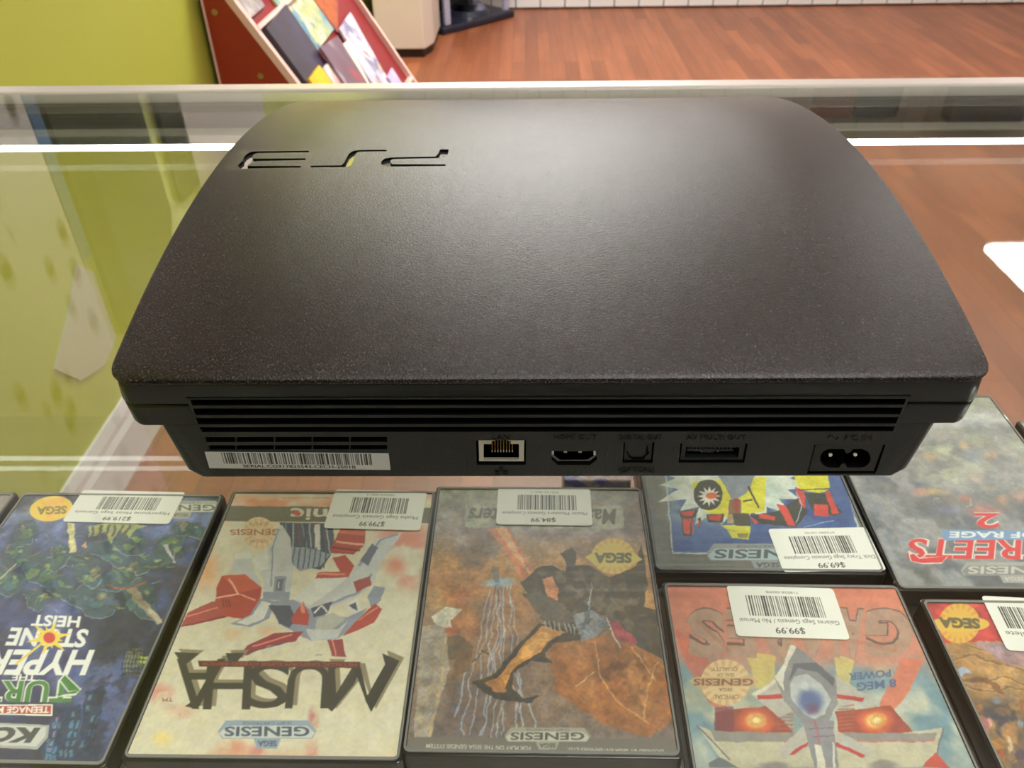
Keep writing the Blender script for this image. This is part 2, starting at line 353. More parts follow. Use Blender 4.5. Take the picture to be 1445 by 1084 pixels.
magq([(2.455, .225), (2.66, .245), (2.61, .46), (2.43, .45)], .0215, [rgb(205, 60, 60), rgb(110, 85, 100), rgb(120, 95, 110), rgb(215, 210, 220)], 'mauve comic with red corner and white figure', 7, seed=6)
magq([(2.665, .275), (2.80, .285), (2.68, .50), (2.58, .49)], -.0045, [rgb(235, 228, 205), rgb(228, 220, 200), rgb(215, 200, 180)], 'plain cream comic cover beside mauve comic', 5, seed=3)
magq([(2.83, .245), (3.05, .24), (2.94, .52), (2.72, .52)], -.0108, [rgb(210, 100, 90), rgb(225, 215, 225), rgb(190, 185, 200), rgb(110, 110, 150), rgb(215, 190, 150)], 'tall white comic with pink and lilac sketch, last in row', 13, seed=8)
magq([(2.93, .47), (3.05, .47), (3.03, .60), (2.91, .60)], -.001, [rgb(130, 95, 180), rgb(200, 190, 225), rgb(160, 120, 190)], 'small violet card at the low right of rack', 12, seed=7)

# beige cabinet and dark stand at the far wall
c = thing('beige_cabinet', 'tall beige cabinet with dark plinth behind the red rack', 'cabinet', (-.66, 4.43, FZ))
pl = [(-.124, 0), (.13, 0), (.168, .12), (.168, .5), (-.124, .5)]
MB().prism([(a, b, .045) for a, b in pl], (0, 0, 1.5), M['beige']).build('body', c)
for o in c.children: bevel(o, .006)
MB().prism([(a * .9, b + .02 if b < .3 else b - .02, 0) for a, b in pl], (0, 0, .046), M['cab_dark']).build('plinth', c)
c = thing('media_stand', 'dark floor stand with silver posts beside the beige cabinet', 'stand', (-.458, 4.91, FZ), math.radians(47.7))
o = MB().box(-.02, .585, 0, .34, 0, .045, M['stand_black']).build('base', c); bevel(o, .012)
for x_, y_ in ((.04, .03), (.53, .03), (.04, .31), (.53, .31)):
    o = MB().box(x_ - .02, x_ + .02, y_ - .014, y_ + .014, .0455, 1.0, M['stand_silver']).build('post', c); bevel(o, .006)
MB().box(0, .57, .0, .34, .40, .425, M['stand_black']).build('shelf', c)
MB().box(.061, .509, .33, .336, .046, .399, M['black_matte']).build('back_panel', c)
c2 = thing('round_device', 'round dark chrome device lying on base of the media stand', 'device', (0, 0, 0))
cc = c.matrix_basis
bm = MB(); N = 28
for (r0, r1, z0, z1, m) in ((.13, .12, .0, .03, M['stand_black']), (.115, .08, .031, .06, M['chrome'])):
    v = [(r0 * math.cos(2 * math.pi * k / N), r0 * math.sin(2 * math.pi * k / N), z0) for k in range(N)] + [(r1 * math.cos(2 * math.pi * k / N), r1 * math.sin(2 * math.pi * k / N), z1) for k in range(N)]
    pm = MB(); pm.add(v, [tuple(range(N - 1, -1, -1)), tuple(range(N, 2 * N))] + [(k, (k + 1) % N, N + (k + 1) % N, N + k) for k in range(N)], m)
    pm.build('tray' if z0 == 0 else 'ring_cover', c2)
c2.location = Matrix.Rotation(math.radians(47.7), 4, 'Z') @ Vector((.33, .15, 0)) + Vector((-.458, 4.91, FZ + .0455))

# ------------------------------------------------------------------ glass display counter
X0, X1, YN, YF = WL + .017, 1.75, -.10, .686
ctr = thing('display_counter', 'glass topped display counter with white lit strip carrying the console', 'display counter', (0, 0, 0))
o = MB().box(X0, X1, YN, YF - .006, -.008, 0, M['glass']).build('glass_top', ctr)
o['label'] = 'clear glass counter top'
o = MB().box(X0, X1, YF - .0055, YF + .012, -.030, .0015, M['rim']).build('front_rim', ctr); bevel(o, .0015)
MB().box(X0, X1, YF - .0145, YF - .0055, -.030, -.0085, M['channel']).build('glass_channel', ctr)
MB().prism([(X0, YF - .0145, -.0180), (X0, .6076, -.0180), (X0, .6076, -.0210), (X0, YF - .0145, -.021)], (X1 - X0, 0, 0), M['rail']).build('light_rail', ctr)
o = MB().box(X0, X1, .6040, .6072, -.0215, -.0180, M['led']).build('light_strip', ctr); o['label'] = 'glowing white light strip'
MB().box(X0, X1, YF - .0055, YF - .0005, -.88, -.0305, M['pane']).build('front_glass', ctr)
MB().box(X0, X1, .04, .474, -.1895, -.1825, M['shelf_glass']).build('glass_shelf', ctr)
MB().box(X0 + .01, X1, YN, YF, FZ + .001, -.9, M['white_paint']).build('base', ctr)
for xx in (-.6, -.05, .5, 1.05, 1.6):
    MB().box(xx, xx + .012, .05, .13, -.2045, -.1895, M['channel']).build('shelf_bracket', ctr)
MB().box(X0, X1, YN, YN + .012, -.9, -.0085, M['white_paint']).build('rear_panel', ctr)

# ------------------------------------------------------------------ painting covers
FONT = {}
def glyph_tris(txt, shear=0, bold=0.0):
    key = (txt, shear, bold)
    if key in FONT: return FONT[key]
    cu = bpy.data.curves.new('t', 'FONT'); cu.body = txt; cu.shear = shear; cu.offset = bold; cu.resolution_u = 3
    ob = bpy.data.objects.new('t', cu); COL.objects.link(ob)
    dg = bpy.context.evaluated_depsgraph_get(); dg.update()
    me = bpy.data.meshes.new_from_object(ob.evaluated_get(dg)); me.calc_loop_triangles()
    V = np.array([v.co[:2] for v in me.vertices]); T = np.array([t.vertices[:] for t in me.loop_triangles])
    bpy.data.objects.remove(ob); bpy.data.curves.remove(cu); bpy.data.meshes.remove(me)
    FONT[key] = (V, T); return FONT[key]
class Canvas:
    """paint in millimetres on a flat sheet; x to the right, y away from the viewer's side"""
    def __init__(s, W, H, res, bg):
        s.W, s.H, s.res = W, H, res; s.nx = int(round(W / res)); s.ny = int(round(H / res))
        s.a = np.empty((s.ny, s.nx, 3), np.float32); s.a[:] = np.array(bg) / 255; s.map = None
    def _p(s, pts):
        if s.map: pts = [s.map(*p) for p in pts]
        return np.array(pts, float) / s.res
    def _mask(s, P):
        x0, y0 = np.maximum(np.floor(P.min(0)).astype(int), 0); x1 = min(int(np.ceil(P[:, 0].max())) + 1, s.nx); y1 = min(int(np.ceil(P[:, 1].max())) + 1, s.ny)
        if x1 <= x0 or y1 <= y0: return None
        X, Y = np.meshgrid(np.arange(x0, x1) + .5, np.arange(y0, y1) + .5); m = np.zeros(X.shape, bool)
        for i in range(len(P)):
            a, b = P[i], P[(i + 1) % len(P)]
            if a[1] == b[1]: continue
            m ^= ((a[1] > Y) != (b[1] > Y)) & (X < (b[0] - a[0]) * (Y - a[1]) / (b[1] - a[1]) + a[0])
        return m, x0, y0, x1, y1
    def put(s, m, box, c, al):
        x0, y0, x1, y1 = box; w_ = (m * al)[..., None]; sub = s.a[y0:y1, x0:x1]; sub[:] = sub * (1 - w_) + (np.array(c) / 255) * w_
    def poly(s, pts, c, al=1.0):
        r = s._mask(s._p(pts))
        if r: s.put(r[0].astype(np.float32), r[1:], c, al)
    def ell(s, x, y, rx, ry, c, al=1.0, soft=0, rot=0):
        pts = [(x + rx * math.cos(t) * math.cos(rot) - ry * math.sin(t) * math.sin(rot), y + rx * math.cos(t) * math.sin(rot) + ry * math.sin(t) * math.cos(rot)) for t in np.linspace(0, 2 * math.pi, 25)[:-1]]
        if not soft: return s.poly(pts, c, al)
        P = s._p(pts); c0 = P.mean(0); A = (P[0] - c0), (P[6] - c0)
        mn = np.maximum(np.floor(P.min(0)).astype(int), 0); mx = np.minimum(np.ceil(P.max(0)).astype(int) + 1, (s.nx, s.ny))
        if (mx <= mn).any(): return
        X, Y = np.meshgrid(np.arange(mn[0], mx[0]) + .5 - c0[0], np.arange(mn[1], mx[1]) + .5 - c0[1])
        D = np.linalg.inv(np.array([A[0], A[1]]).T); u = D[0, 0] * X + D[0, 1] * Y; v = D[1, 0] * X + D[1, 1] * Y
        r = np.sqrt(u * u + v * v); m = np.clip((1 - r) / soft, 0, 1); s.put(m * m * (3 - 2 * m), (mn[0], mn[1], mx[0], mx[1]), c, al)
    def line(s, pts, wd, c, al=1.0):
        for a, b in zip(pts[:-1], pts[1:]):
            dx, dy = b[0] - a[0], b[1] - a[1]; n = math.hypot(dx, dy) or 1; ox, oy = -dy / n * wd / 2, dx / n * wd / 2
            s.poly([(a[0] + ox, a[1] + oy), (b[0] + ox, b[1] + oy), (b[0] - ox, b[1] - oy), (a[0] - ox, a[1] - oy)], c, al)
    def text(s, t, p0, p1, p2, c, al=1.0, shear=0, bold=0.0):
        """reading start and end on the baseline, and a point one cap height above the start"""
        V, T = glyph_tris(t, shear, bold)
        if not len(T): return
        mn, mx = V.min(0), V.max(0); base = 0 if not any(ch in t for ch in 'gjpqy,') else 0
        U = (V[:, 0] - mn[0]) / (mx[0] - mn[0]); W_ = (V[:, 1] - base) / (mx[1] - base)
        P0, P1, P2 = s._p([p0, p1, p2]); Q = P0 + U[:, None] * (P1 - P0) + W_[:, None] * (P2 - P0)
        lo = np.maximum(np.floor(Q.min(0)).astype(int), 0); hi = np.minimum(np.ceil(Q.max(0)).astype(int) + 1, (s.nx, s.ny))
        if (hi <= lo).any(): return
        SS = 2; m = np.zeros(((hi[1] - lo[1]) * SS, (hi[0] - lo[0]) * SS), bool)
        for tri in T:
            A = (Q[tri] - lo) * SS
            a0 = np.maximum(np.floor(A.min(0)).astype(int), 0); a1 = np.minimum(np.ceil(A.max(0)).astype(int) + 1, (m.shape[1], m.shape[0]))
            if (a1 <= a0).any(): continue
            X, Y = np.meshgrid(np.arange(a0[0], a1[0]) + .5, np.arange(a0[1], a1[1]) + .5)
            e = [(A[(k + 1) % 3, 0] - A[k, 0]) * (Y - A[k, 1]) - (A[(k + 1) % 3, 1] - A[k, 1]) * (X - A[k, 0]) for k in range(3)]
            m[a0[1]:a1[1], a0[0]:a1[0]] |= ((e[0] >= 0) & (e[1] >= 0) & (e[2] >= 0)) | ((e[0] <= 0) & (e[1] <= 0) & (e[2] <= 0))
        mm = m.reshape(hi[1] - lo[1], SS, hi[0] - lo[0], SS).mean((1, 3)).astype(np.float32)
        s.put(mm, (lo[0], lo[1], hi[0], hi[1]), c, al)
    def noise(s, cell, octs=4, seed=0):
        r = np.random.default_rng(seed); out = np.zeros((s.ny, s.nx), np.float32); amp, tot = 1, 0
        for k in range(octs):
            gx, gy = int(s.W / cell) + 3, int(s.H / cell) + 3; g = r.random((gy, gx)).astype(np.float32)
            X = np.linspace(0, s.W / cell, s.nx); Y = np.linspace(0, s.H / cell, s.ny); xi, yi = X.astype(int), Y.astype(int); fx, fy = X - xi, (Y - yi)[:, None]
            fx = fx * fx * (3 - 2 * fx); fy = fy * fy * (3 - 2 * fy)
            v = (g[yi][:, xi] * (1 - fx) + g[yi][:, xi + 1] * fx) * (1 - fy) + (g[yi + 1][:, xi] * (1 - fx) + g[yi + 1][:, xi + 1] * fx) * fy
            out += v * amp; tot += amp; amp *= .5; cell /= 2
        return out / tot
    def wash(s, c, lo, hi, cell=12, seed=0, al=1.0, region=None, octs=4):
        m = np.clip((s.noise(cell, octs, seed) - lo) / (hi - lo), 0, 1) * al
        if region is not None:
            k = s._mask(s._p(region)); z = np.zeros_like(m)
            if not k: return
            z[k[2]:k[4], k[1]:k[3]] = k[0]
            # feathered edge
            for _ in range(3):
                q = 7; z = sum(np.roll(z, d, 0) for d in (-2 * q, -q, 0, q, 2 * q)) / 5; z = sum(np.roll(z, d, 1) for d in (-2 * q, -q, 0, q, 2 * q)) / 5
            m = m * z
        s.a[:] = s.a * (1 - m[..., None]) + (np.array(c) / 255) * m[..., None]
    def rough(s, seed=1, amp=1.0, tone=.16):
        """painterly unevenness: edges wander a little and tones mottle"""
        def nz(cell, k, o): return (s.noise(cell, o, seed * 10 + k) - .5) * 2
        dx = nz(7, 1, 2) * 1.6 * amp + nz(1.6, 2, 2) * .55 * amp; dy = nz(7, 3, 2) * 1.6 * amp + nz(1.6, 4, 2) * .55 * amp
        X, Y = np.meshgrid(np.arange(s.nx), np.arange(s.ny))
        s.a = s.a[np.clip(Y + dy / s.res, 0, s.ny - 1).astype(int), np.clip(X + dx / s.res, 0, s.nx - 1).astype(int)]
        t = 1 + tone * (nz(5, 5, 5) * 1.3 + nz(1.2, 6, 2) * .7); s.a = np.clip(s.a * t[..., None], 0, 1).astype(np.float32)
        u = nz(2.5, 7, 3)[..., None] * tone * .25 * np.array([1, .2, -1]); s.a = np.clip(s.a + u, 0, 1).astype(np.float32)
    def grad(s, stops):
        Y = (np.arange(s.ny) + .5) / s.ny; k = np.array([q[0] for q in stops]); C_ = np.array([q[1] for q in stops]) / 255
        s.a[:] = np.stack([np.interp(Y, k, C_[:, i]) for i in range(3)], -1)[:, None, :]
    def sheet(s, name, material, parent, down=2, z=0, gain=1.0, lift=0.0, veil=0.0):
        a = s.a; ny, nx = a.shape[0] // down * down, a.shape[1] // down * down
        a = a[:ny, :nx].reshape(ny // down, down, nx // down, down, 3).mean((1, 3)); ny, nx = a.shape[:2]
        a = np.clip(a, 0, 1)
        if veil: a = a * (1 - veil) + veil * np.array((136, 138, 134)) / 255  # grey reflection haze mixed into the printed colours
        lin = np.where(a <= .04045, a / 12.92, ((a + .055) / 1.055) ** 2.4); lin = np.clip((lin - lift) * gain, .004, 1)
        X, Y = np.meshgrid(np.linspace(-s.W / 2000, s.W / 2000, nx), np.linspace(-s.H / 2000, s.H / 2000, ny))
        co = np.stack([X, Y, np.full_like(X, z)], -1).reshape(-1, 3).astype(np.float32)
        i = np.arange((ny - 1) * nx).reshape(ny - 1, nx)[:, :-1].ravel(); F = np.stack([i, i + 1, i + nx + 1, i + nx], -1).astype(np.int32)
        me = bpy.data.meshes.new(name); nf = len(F)
        # a thin slab: the printed side, a border skirt and a back
        V2 = np.array([[-s.W / 2000, -s.H / 2000, z - .0002], [s.W / 2000, -s.H / 2000, z - .0002], [s.W / 2000, s.H / 2000, z - .0002], [-s.W / 2000, s.H / 2000, z - .0002]], np.float32)
        nv = len(co); co = np.concatenate([co, V2]); Q = np.array([[nv + 3, nv + 2, nv + 1, nv], [nv, nv + 1, nx - 1, 0], [nv + 1, nv + 2, ny * nx - 1, nx - 1], [nv + 2, nv + 3, (ny - 1) * nx, ny * nx - 1], [nv + 3, nv, 0, (ny - 1) * nx]], np.int32)
        F = np.concatenate([F, Q]); nf = len(F)
        me.vertices.add(len(co)); me.vertices.foreach_set('co', co.ravel()); me.loops.add(nf * 4); me.loops.foreach_set('vertex_index', F.ravel())
        me.polygons.add(nf); me.polygons.foreach_set('loop_start', np.arange(0, nf * 4, 4, dtype=np.int32)); me.polygons.foreach_set('loop_total', np.full(nf, 4, np.int32))
        me.update(calc_edges=True); me.validate()
        at = me.color_attributes.new('art', 'FLOAT_COLOR', 'POINT'); cl = np.ones((len(co), 4), np.float32); cl[:nv, :3] = lin.reshape(-1, 3); cl[nv:, :3] = .5; at.data.foreach_set('color', cl.ravel())
        me.materials.append(material); o = bpy.data.objects.new(name, me); COL.objects.link(o); o.parent = parent; return o

def rounded_rect(hx, hy, r, n=5):
    p = []
    for cx_, cy_, a0 in ((hx - r, hy - r, 0), (-hx + r, hy - r, 90), (-hx + r, -hy + r, 180), (hx - r, -hy + r, 270)):
        for k in range(n + 1):
            a = math.radians(a0 + 90 * k / n); p.append((cx_ + r * math.cos(a), cy_ + r * math.sin(a)))
    return p
ZT = -.1572; CW, CH, CT = .1315, .178, .0245
COVER_GAIN = 1.5
def clipped_sheet_corner(o, hx, hy, r):
    pass
def game_case(x, y, yaw, label, crop, cover_bg, paint, sticker=None, group='game cases on the glass shelf', gain=COVER_GAIN, zt=ZT):
    """crop = (ox, oy, scale): notes on the artwork were taken in enlargements of the photograph and are laid onto the flat cover"""
    t = thing('game_case', label, 'game case', (x, y, zt - CT), -yaw, group)
    sh = MB()
    sh.prism([(a, b, 0) for a, b in rounded_rect(CW / 2, CH / 2, .003)], (0, 0, CT / 2 - .0006), M['case_plastic'])
    sh.prism([(a, b, CT / 2 - .0006) for a, b in rounded_rect(CW / 2 - .0012, CH / 2 - .0012, .003)], (0, 0, .0012), M['case_plastic'])
    sh.prism([(a, b, CT / 2 + .0006) for a, b in rounded_rect(CW / 2, CH / 2, .003)], (0, 0, CT / 2 - .0006), M['case_plastic'])
    o = sh.build('case_shell', t); bevel(o, .0012, 2, .9)
    o['label'] = 'black plastic case shell'
    W, H = CW * 1000 - 5.5, CH * 1000 - 6.5
    cv = Canvas(W, H, .2, cover_bg)
    ox, oy, s = crop; cs, sn = math.cos(yaw), math.sin(yaw)
    def m(px, py):
        p = on_z(ox + px / s, oy + py / s, zt); dx, dy = p.x - x, p.y - y
        return ((dx * cs - dy * sn) * 1000 + W / 2, (dx * sn + dy * cs) * 1000 + H / 2)
    cv.map = m; paint(cv)
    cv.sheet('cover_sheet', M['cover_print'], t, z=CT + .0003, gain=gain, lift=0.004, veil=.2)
    # clear outer sleeve lip around the cover
    MB().ring([(a, b, CT) for a, b in rounded_rect(CW / 2 - .0014, CH / 2 - .0014, .003)], [(a, b, CT) for a, b in rounded_rect(CW / 2 - .0024, CH / 2 - .0029, .002)], (0, 0, .0009), M['sleeve']).build('sleeve_edge', t)
    if sticker:
        q, lines = sticker
        P = [Vector(m(*k)) for k in q]   # image corners: top-left, top-right, bottom-right, bottom-left
        cx_, cy_ = sum((p.x for p in P)) / 4, sum((p.y for p in P)) / 4
        sw = ((P[1] - P[0]).length + (P[2] - P[3]).length) / 2; shh = ((P[3] - P[0]).length + (P[2] - P[1]).length) / 2
        ang = math.atan2(P[1].y - P[0].y, P[1].x - P[0].x) * .5 + math.atan2(P[2].y - P[3].y, P[2].x - P[3].x) * .5
        price_sticker(t, (cx_ - W / 2) / 1000, (cy_ - H / 2) / 1000, CT + .0008, ang, sw, shh, lines)
    return t
def price_sticker(parent, x, y, z, ang, W, H, lines):
    top, name, price, bx0, bx1 = lines
    cv = Canvas(W, H, .12, (222, 222, 214))
    r = random.Random(price); X = bx0 * W
    while X < bx1 * W:
        wd = r.choice([.35, .35, .6, .9, .5]); cv.poly([(X, H * .40), (X + wd, H * .40), (X + wd, H * .80), (X, H * .80)], (55, 52, 48)); X += wd + r.choice([.35, .45, .7, .9])
    # upside down for the viewer: reading direction runs to the left, letters grow towards the viewer
    cv.text(top, (W * .66, H * .90), (W * .36, H * .90), (W * .66, H * .855), (110, 105, 100))
    if name: cv.text(name, (W * .95, H * .345), (W * .06, H * .345), (W * .95, H * .265), (95, 92, 88))
    cv.text(price, (W * .62, H * .185), (W * .36, H * .185), (W * .62, H * .075), (70, 68, 64), bold=.01)
    o = cv.sheet('price_sticker', M['sticker_print'], parent, down=2, z=0, gain=1.15)
    # round the corners
    me = o.data; R = .0022; hx, hy = W / 2000, H / 2000
    co = np.empty(len(me.vertices) * 3, np.float32); me.vertices.foreach_get('co', co); co = co.reshape(-1, 3)
    for sx_ in (-1, 1):
        for sy_ in (-1, 1):
            d = np.stack([co[:, 0] * sx_ - (hx - R), co[:, 1] * sy_ - (hy - R)], -1); k = (d[:, 0] > 0) & (d[:, 1] > 0)
            ln = np.hypot(d[:, 0], d[:, 1]); mx_ = np.maximum(d[:, 0], d[:, 1]); f = np.where(k & (ln > 0), mx_ / np.maximum(ln, 1e-9), 1)
            co[:, 0] = np.where(k, sx_ * (hx - R + d[:, 0] * f), co[:, 0]); co[:, 1] = np.where(k, sy_ * (hy - R + d[:, 1] * f), co[:, 1])
    me.vertices.foreach_set('co', co.ravel()); me.update()
    o.location = (x, y, z); o.rotation_euler = (0, 0, ang); o['label'] = ('white barcode sticker with price ' + price) if price else 'white barcode sticker'
    return o
M['sleeve'] = mat('clear_sleeve_edge', (.25, .25, .24, 1), .15, coat=1, bump=.1)

def seal(cv, x, y, r, c1=(225, 180, 70), c2=(205, 130, 60), ry=None):
    ry = ry or r
    cv.ell(x, y, r, ry, c1)
    for k in range(18):
        a = k * math.pi / 9; cv.poly([(x, y), (x + r * math.cos(a), y + ry * math.sin(a)), (x + r * math.cos(a + .17), y + ry * math.sin(a + .17))], c2, .5)
    cv.ell(x, y, r * .72, ry * .72, c1, .8)
def emblem(cv, x0, x1, y0, y1, rim, fill, ink, drop_=True):
    w_, h = x1 - x0, y1 - y0; xm = (x0 + x1) / 2; i = h * .45
    pts = [(x0, y0 + h * .6), (x0 + i, y0), (x1 - i, y0), (x1, y0 + h * .6), (x1 - i * .5, y1), (x0 + i * .5, y1)]
    if drop_:
        cv.poly([(xm - w_ * .14, y1 - 2), (xm + w_ * .14, y1 - 2), (xm + w_ * .10, y1 + h * .55), (xm - w_ * .10, y1 + h * .55)], rim)
        cv.text('SEGA', (xm + w_ * .095, y1 + h * .12), (xm - w_ * .095, y1 + h * .12), (xm + w_ * .095, y1 + h * .42), ink, bold=.03)
    cv.poly(pts, rim)
    c = [(x0 + xm * 0 + (p[0] - x0) * .97 + w_ * .015, y0 + h * .3 + (p[1] - y0) * .66) for p in pts]; cv.poly(c, fill)
    cv.text('16-BIT CARTRIDGE', (x1 - w_ * .25, y0 + h * .08), (x0 + w_ * .25, y0 + h * .08), (x1 - w_ * .25, y0 + h * .24), ink, .8)
    cv.text('GENESIS', (x1 - w_ * .07, y0 + h * .36), (x0 + w_ * .07, y0 + h * .36), (x1 - w_ * .07, y0 + h * .88), ink, bold=.025)

# ---- cream cover with red and white flying machine
def paint_musha(cv):
    cv.wash((215, 130, 90), .42, .62, 26, 3, .95, [(400, -20), (1200, -20), (1200, 170), (400, 110)])
    cv.wash((210, 110, 85), .5, .68, 22, 5, .8, [(330, 150), (420, 150), (420, 420), (250, 520), (200, 600)])
    cv.wash((205, 110, 90), .5, .66, 20, 6, .8, [(980, 170), (1180, 170), (1150, 420), (960, 360)])
    for x, y, rx, ry, c in ((150, 800, 80, 60, (200, 110, 100)), (230, 870, 90, 40, (205, 120, 110)), (160, 975, 60, 50, (225, 195, 90)), (430, 1010, 90, 60, (205, 120, 90)), (730, 900, 30, 70, (180, 80, 85)), (720, 1010, 35, 70, (190, 95, 90)), (520, 1020, 50, 40, (200, 110, 110)), (430, 580, 60, 35, (215, 150, 110)), (560, 570, 60, 30, (225, 170, 130)), (1040, 320, 60, 60, (210, 110, 85)), (330, 330, 70, 120, (220, 150, 100))):
        cv.ell(x, y, rx, ry, c, .75, .9); 
    cv.wash((206, 196, 164), .46, .56, 5, 9, .65, [(0, 560), (1100, 560), (1100, 1084), (0, 1084)])
    cv.poly([(398, 93), (1190, 100), (1188, 160), (385, 150)], (88, 84, 70))
    cv.text('seismic', (1010, 104), (645, 104), (1010, 146), (205, 195, 175), shear=0, bold=.02)
    cv.ell(668, 122, 13, 10, (190, 60, 50))
    cv.text('DISTRIBUTED BY A GAMES COMPANY INC.', (790, 60), (610, 60), (790, 66), (120, 80, 60), .7)
    cv.ell(525, 197, 62, 62, (214, 190, 150)); 
    for k in range(14): a = k * .449; cv.line([(525 + 22 * math.cos(a), 197 + 22 * math.sin(a)), (525 + 58 * math.cos(a), 197 + 58 * math.sin(a))], 6, (205, 150, 115), .7)
    cv.text('GENESIS', (608, 182), (418, 182), (608, 204), (150, 95, 70), bold=.02); cv.text('OFFICIAL', (560, 222), (490, 222), (560, 234), (160, 110, 80)); cv.text('QUALITY', (560, 155), (490, 155), (560, 167), (160, 110, 80))
    R, Rl, Rd = (168, 58, 52), (215, 120, 100), (115, 38, 45); Wh, Wl, Bl, Dk = (186, 188, 190), (208, 208, 202), (130, 138, 158), (62, 68, 88)
    P = cv.poly; Ln = cv.line
    P([(228, 552), (255, 497), (350, 455), (385, 460), (405, 515), (300, 537)], (160, 62, 66)); Ln([(240, 515), (370, 478)], 5, Rl); Ln([(232, 548), (400, 512)], 6, Rd)
    P([(600, 155), (800, 160), (810, 250), (760, 335), (660, 320), (630, 215)], Dk)
    for k in range(12): x = 610 + k * 15; Ln([(x, 160), (x + (k % 3) * 12 - 4, 240 + (k % 4) * 14)], 5, [(120, 60, 55), (110, 120, 140), (45, 50, 70), (160, 165, 170)][k % 4])
    P([(735, 165), (755, 165), (755, 262), (735, 262)], (200, 195, 190)); 
    P([(795, 255), (832, 178), (928, 185), (922, 242), (880, 276), (800, 272)], (160, 50, 42)); P([(832, 178), (928, 185), (925, 205), (822, 198)], (190, 85, 65)); Ln([(815, 228), (922, 240)], 8, (220, 150, 125)); Ln([(800, 250), (905, 262)], 6, (90, 30, 30))
    P([(640, 250), (700, 250), (790, 275), (760, 320), (680, 340), (645, 310)], (140, 150, 165))
    for k in range(7): Ln([(660 + k * 20, 252), (650 + k * 20, 330)], 5, (70, 78, 100))
    P([(800, 290), (850, 278), (885, 320), (862, 362), (738, 368), (750, 344), (830, 340)], R); Ln([(745, 350), (850, 352)], 7, Rl)
    P([(412, 345), (440, 272), (492, 268), (506, 340), (534, 392), (500, 396), (470, 352)], Wh); P([(440, 272), (492, 268), (497, 290), (430, 296)], Wl)
    P([(500, 292), (560, 250), (612, 165), (642, 212), (655, 332), (640, 442), (538, 446), (545, 382), (522, 342)], Wh); P([(500, 292), (560, 250), (560, 330), (522, 342)], Wl); P([(540, 420), (640, 418), (638, 450), (538, 450)], Bl)
    Ln([(600, 180), (575, 260), (570, 400)], 6, Bl); P([(583, 360), (628, 360), (622, 422), (580, 420)], Bl); P([(592, 370), (618, 370), (612, 414), (590, 412)], (92, 96, 116)); Ln([(600, 380), (600, 405)], 4, Wl)
    P([(365, 402), (385, 358), (470, 350), (538, 402), (522, 472), (482, 522), (402, 512), (358, 460)], R); P([(385, 358), (470, 350), (538, 402), (450, 425)], (190, 75, 62)); Ln([(412, 368), (448, 428), (360, 440)], 7, (235, 170, 150)); Ln([(448, 428), (512, 452)], 6, (225, 150, 130))
    for k in range(3): Ln([(388 + 12 * k, 445), (392 + 12 * k, 478)], 5, Rd)
    P([(418, 540), (490, 505), (530, 445), (590, 455), (560, 520), (490, 552)], Bl); P([(440, 535), (500, 505), (535, 455), (570, 462), (540, 520), (480, 545)], Wl)
    P([(652, 445), (742, 368), (862, 362), (905, 300), (962, 222), (1065, 192), (1040, 232), (985, 305), (952, 392), (882, 442), (782, 482), (700, 482)], Wh); P([(652, 445), (742, 368), (862, 362), (800, 410), (720, 470)], Wl)
    Ln([(900, 320), (985, 222), (1050, 200)], 8, Bl); Ln([(780, 470), (900, 420), (950, 350)], 9, Bl); P([(880, 380), (940, 360), (950, 392), (890, 420)], (150, 60, 62)); P([(905, 300), (950, 235), (975, 250), (935, 320)], (90, 96, 118))
    P([(845, 470), (895, 440), (915, 495), (890, 510)], Wl); P([(862, 470), (890, 455), (898, 490)], Dk)
    P([(930, 440), (960, 395), (1000, 400), (985, 450), (950, 480)], Bl); 
    P([(580, 452), (655, 448), (745, 500), (860, 515), (935, 478), (870, 562), (822, 592), (722, 606), (640, 560), (600, 540)], Bl)
    P([(740, 520), (800, 495), (850, 520), (800, 562), (735, 560)], (170, 170, 160)); P([(560, 470), (640, 470), (660, 520), (640, 555), (600, 540)], Dk); P([(700, 560), (820, 560), (860, 530), (820, 590), (722, 606)], Wh)
    P([(720, 480), (800, 455), (780, 500), (730, 515)], Dk); Ln([(730, 500), (760, 470), (780, 495)], 6, Wl)
    P([(643, 520), (692, 455), (714, 505), (708, 545), (650, 540)], R); P([(680, 470), (692, 455), (700, 500), (686, 500)], Rl)
    P([(840, 585), (900, 520), (960, 462), (988, 482), (960, 532), (900, 562)], R); Ln([(900, 525), (970, 475)], 5, Rl); P([(780, 598), (838, 596), (852, 665), (800, 662)], (140, 50, 58)); Ln([(800, 598), (815, 660)], 6, Rl)
    P([(450, 658), (482, 620), (582, 575), (692, 568), (662, 605), (562, 622), (482, 657)], (140, 45, 55)); Ln([(500, 625), (650, 580)], 6, Rl); Ln([(450, 656), (640, 606)], 4, Dk)
    cv.rough(2, .3, .05)
    for sh, c in (((18, -12), (128, 116, 92)), ((0, 0), (48, 46, 40))):
        a, b = sh
        def T(ch, x0, x1, y0, y1, lean=0): cv.text(ch, (x0 + a, y0 + b), (x1 + a, y0 + b), (x0 + lean + a, y1 + b), c, bold=.004)
        
        for pts in ([(1055, 678), (1005, 684), (925, 825), (948, 872), (985, 805)], [(948, 872), (930, 835), (880, 698), (908, 700)], [(880, 698), (908, 706), (885, 765), (806, 862), (796, 835)], [(818, 850), (800, 870), (782, 856), (786, 700), (770, 684), (835, 684), (812, 712)]): P([(x + a, y + b) for x, y in pts], c)
        T('U', 795, 640, 690, 858, -10); T('S', 640, 490, 690, 858, -8); T('H', 500, 330, 690, 862, -8); T('A', 400, 215, 672, 860, -20)
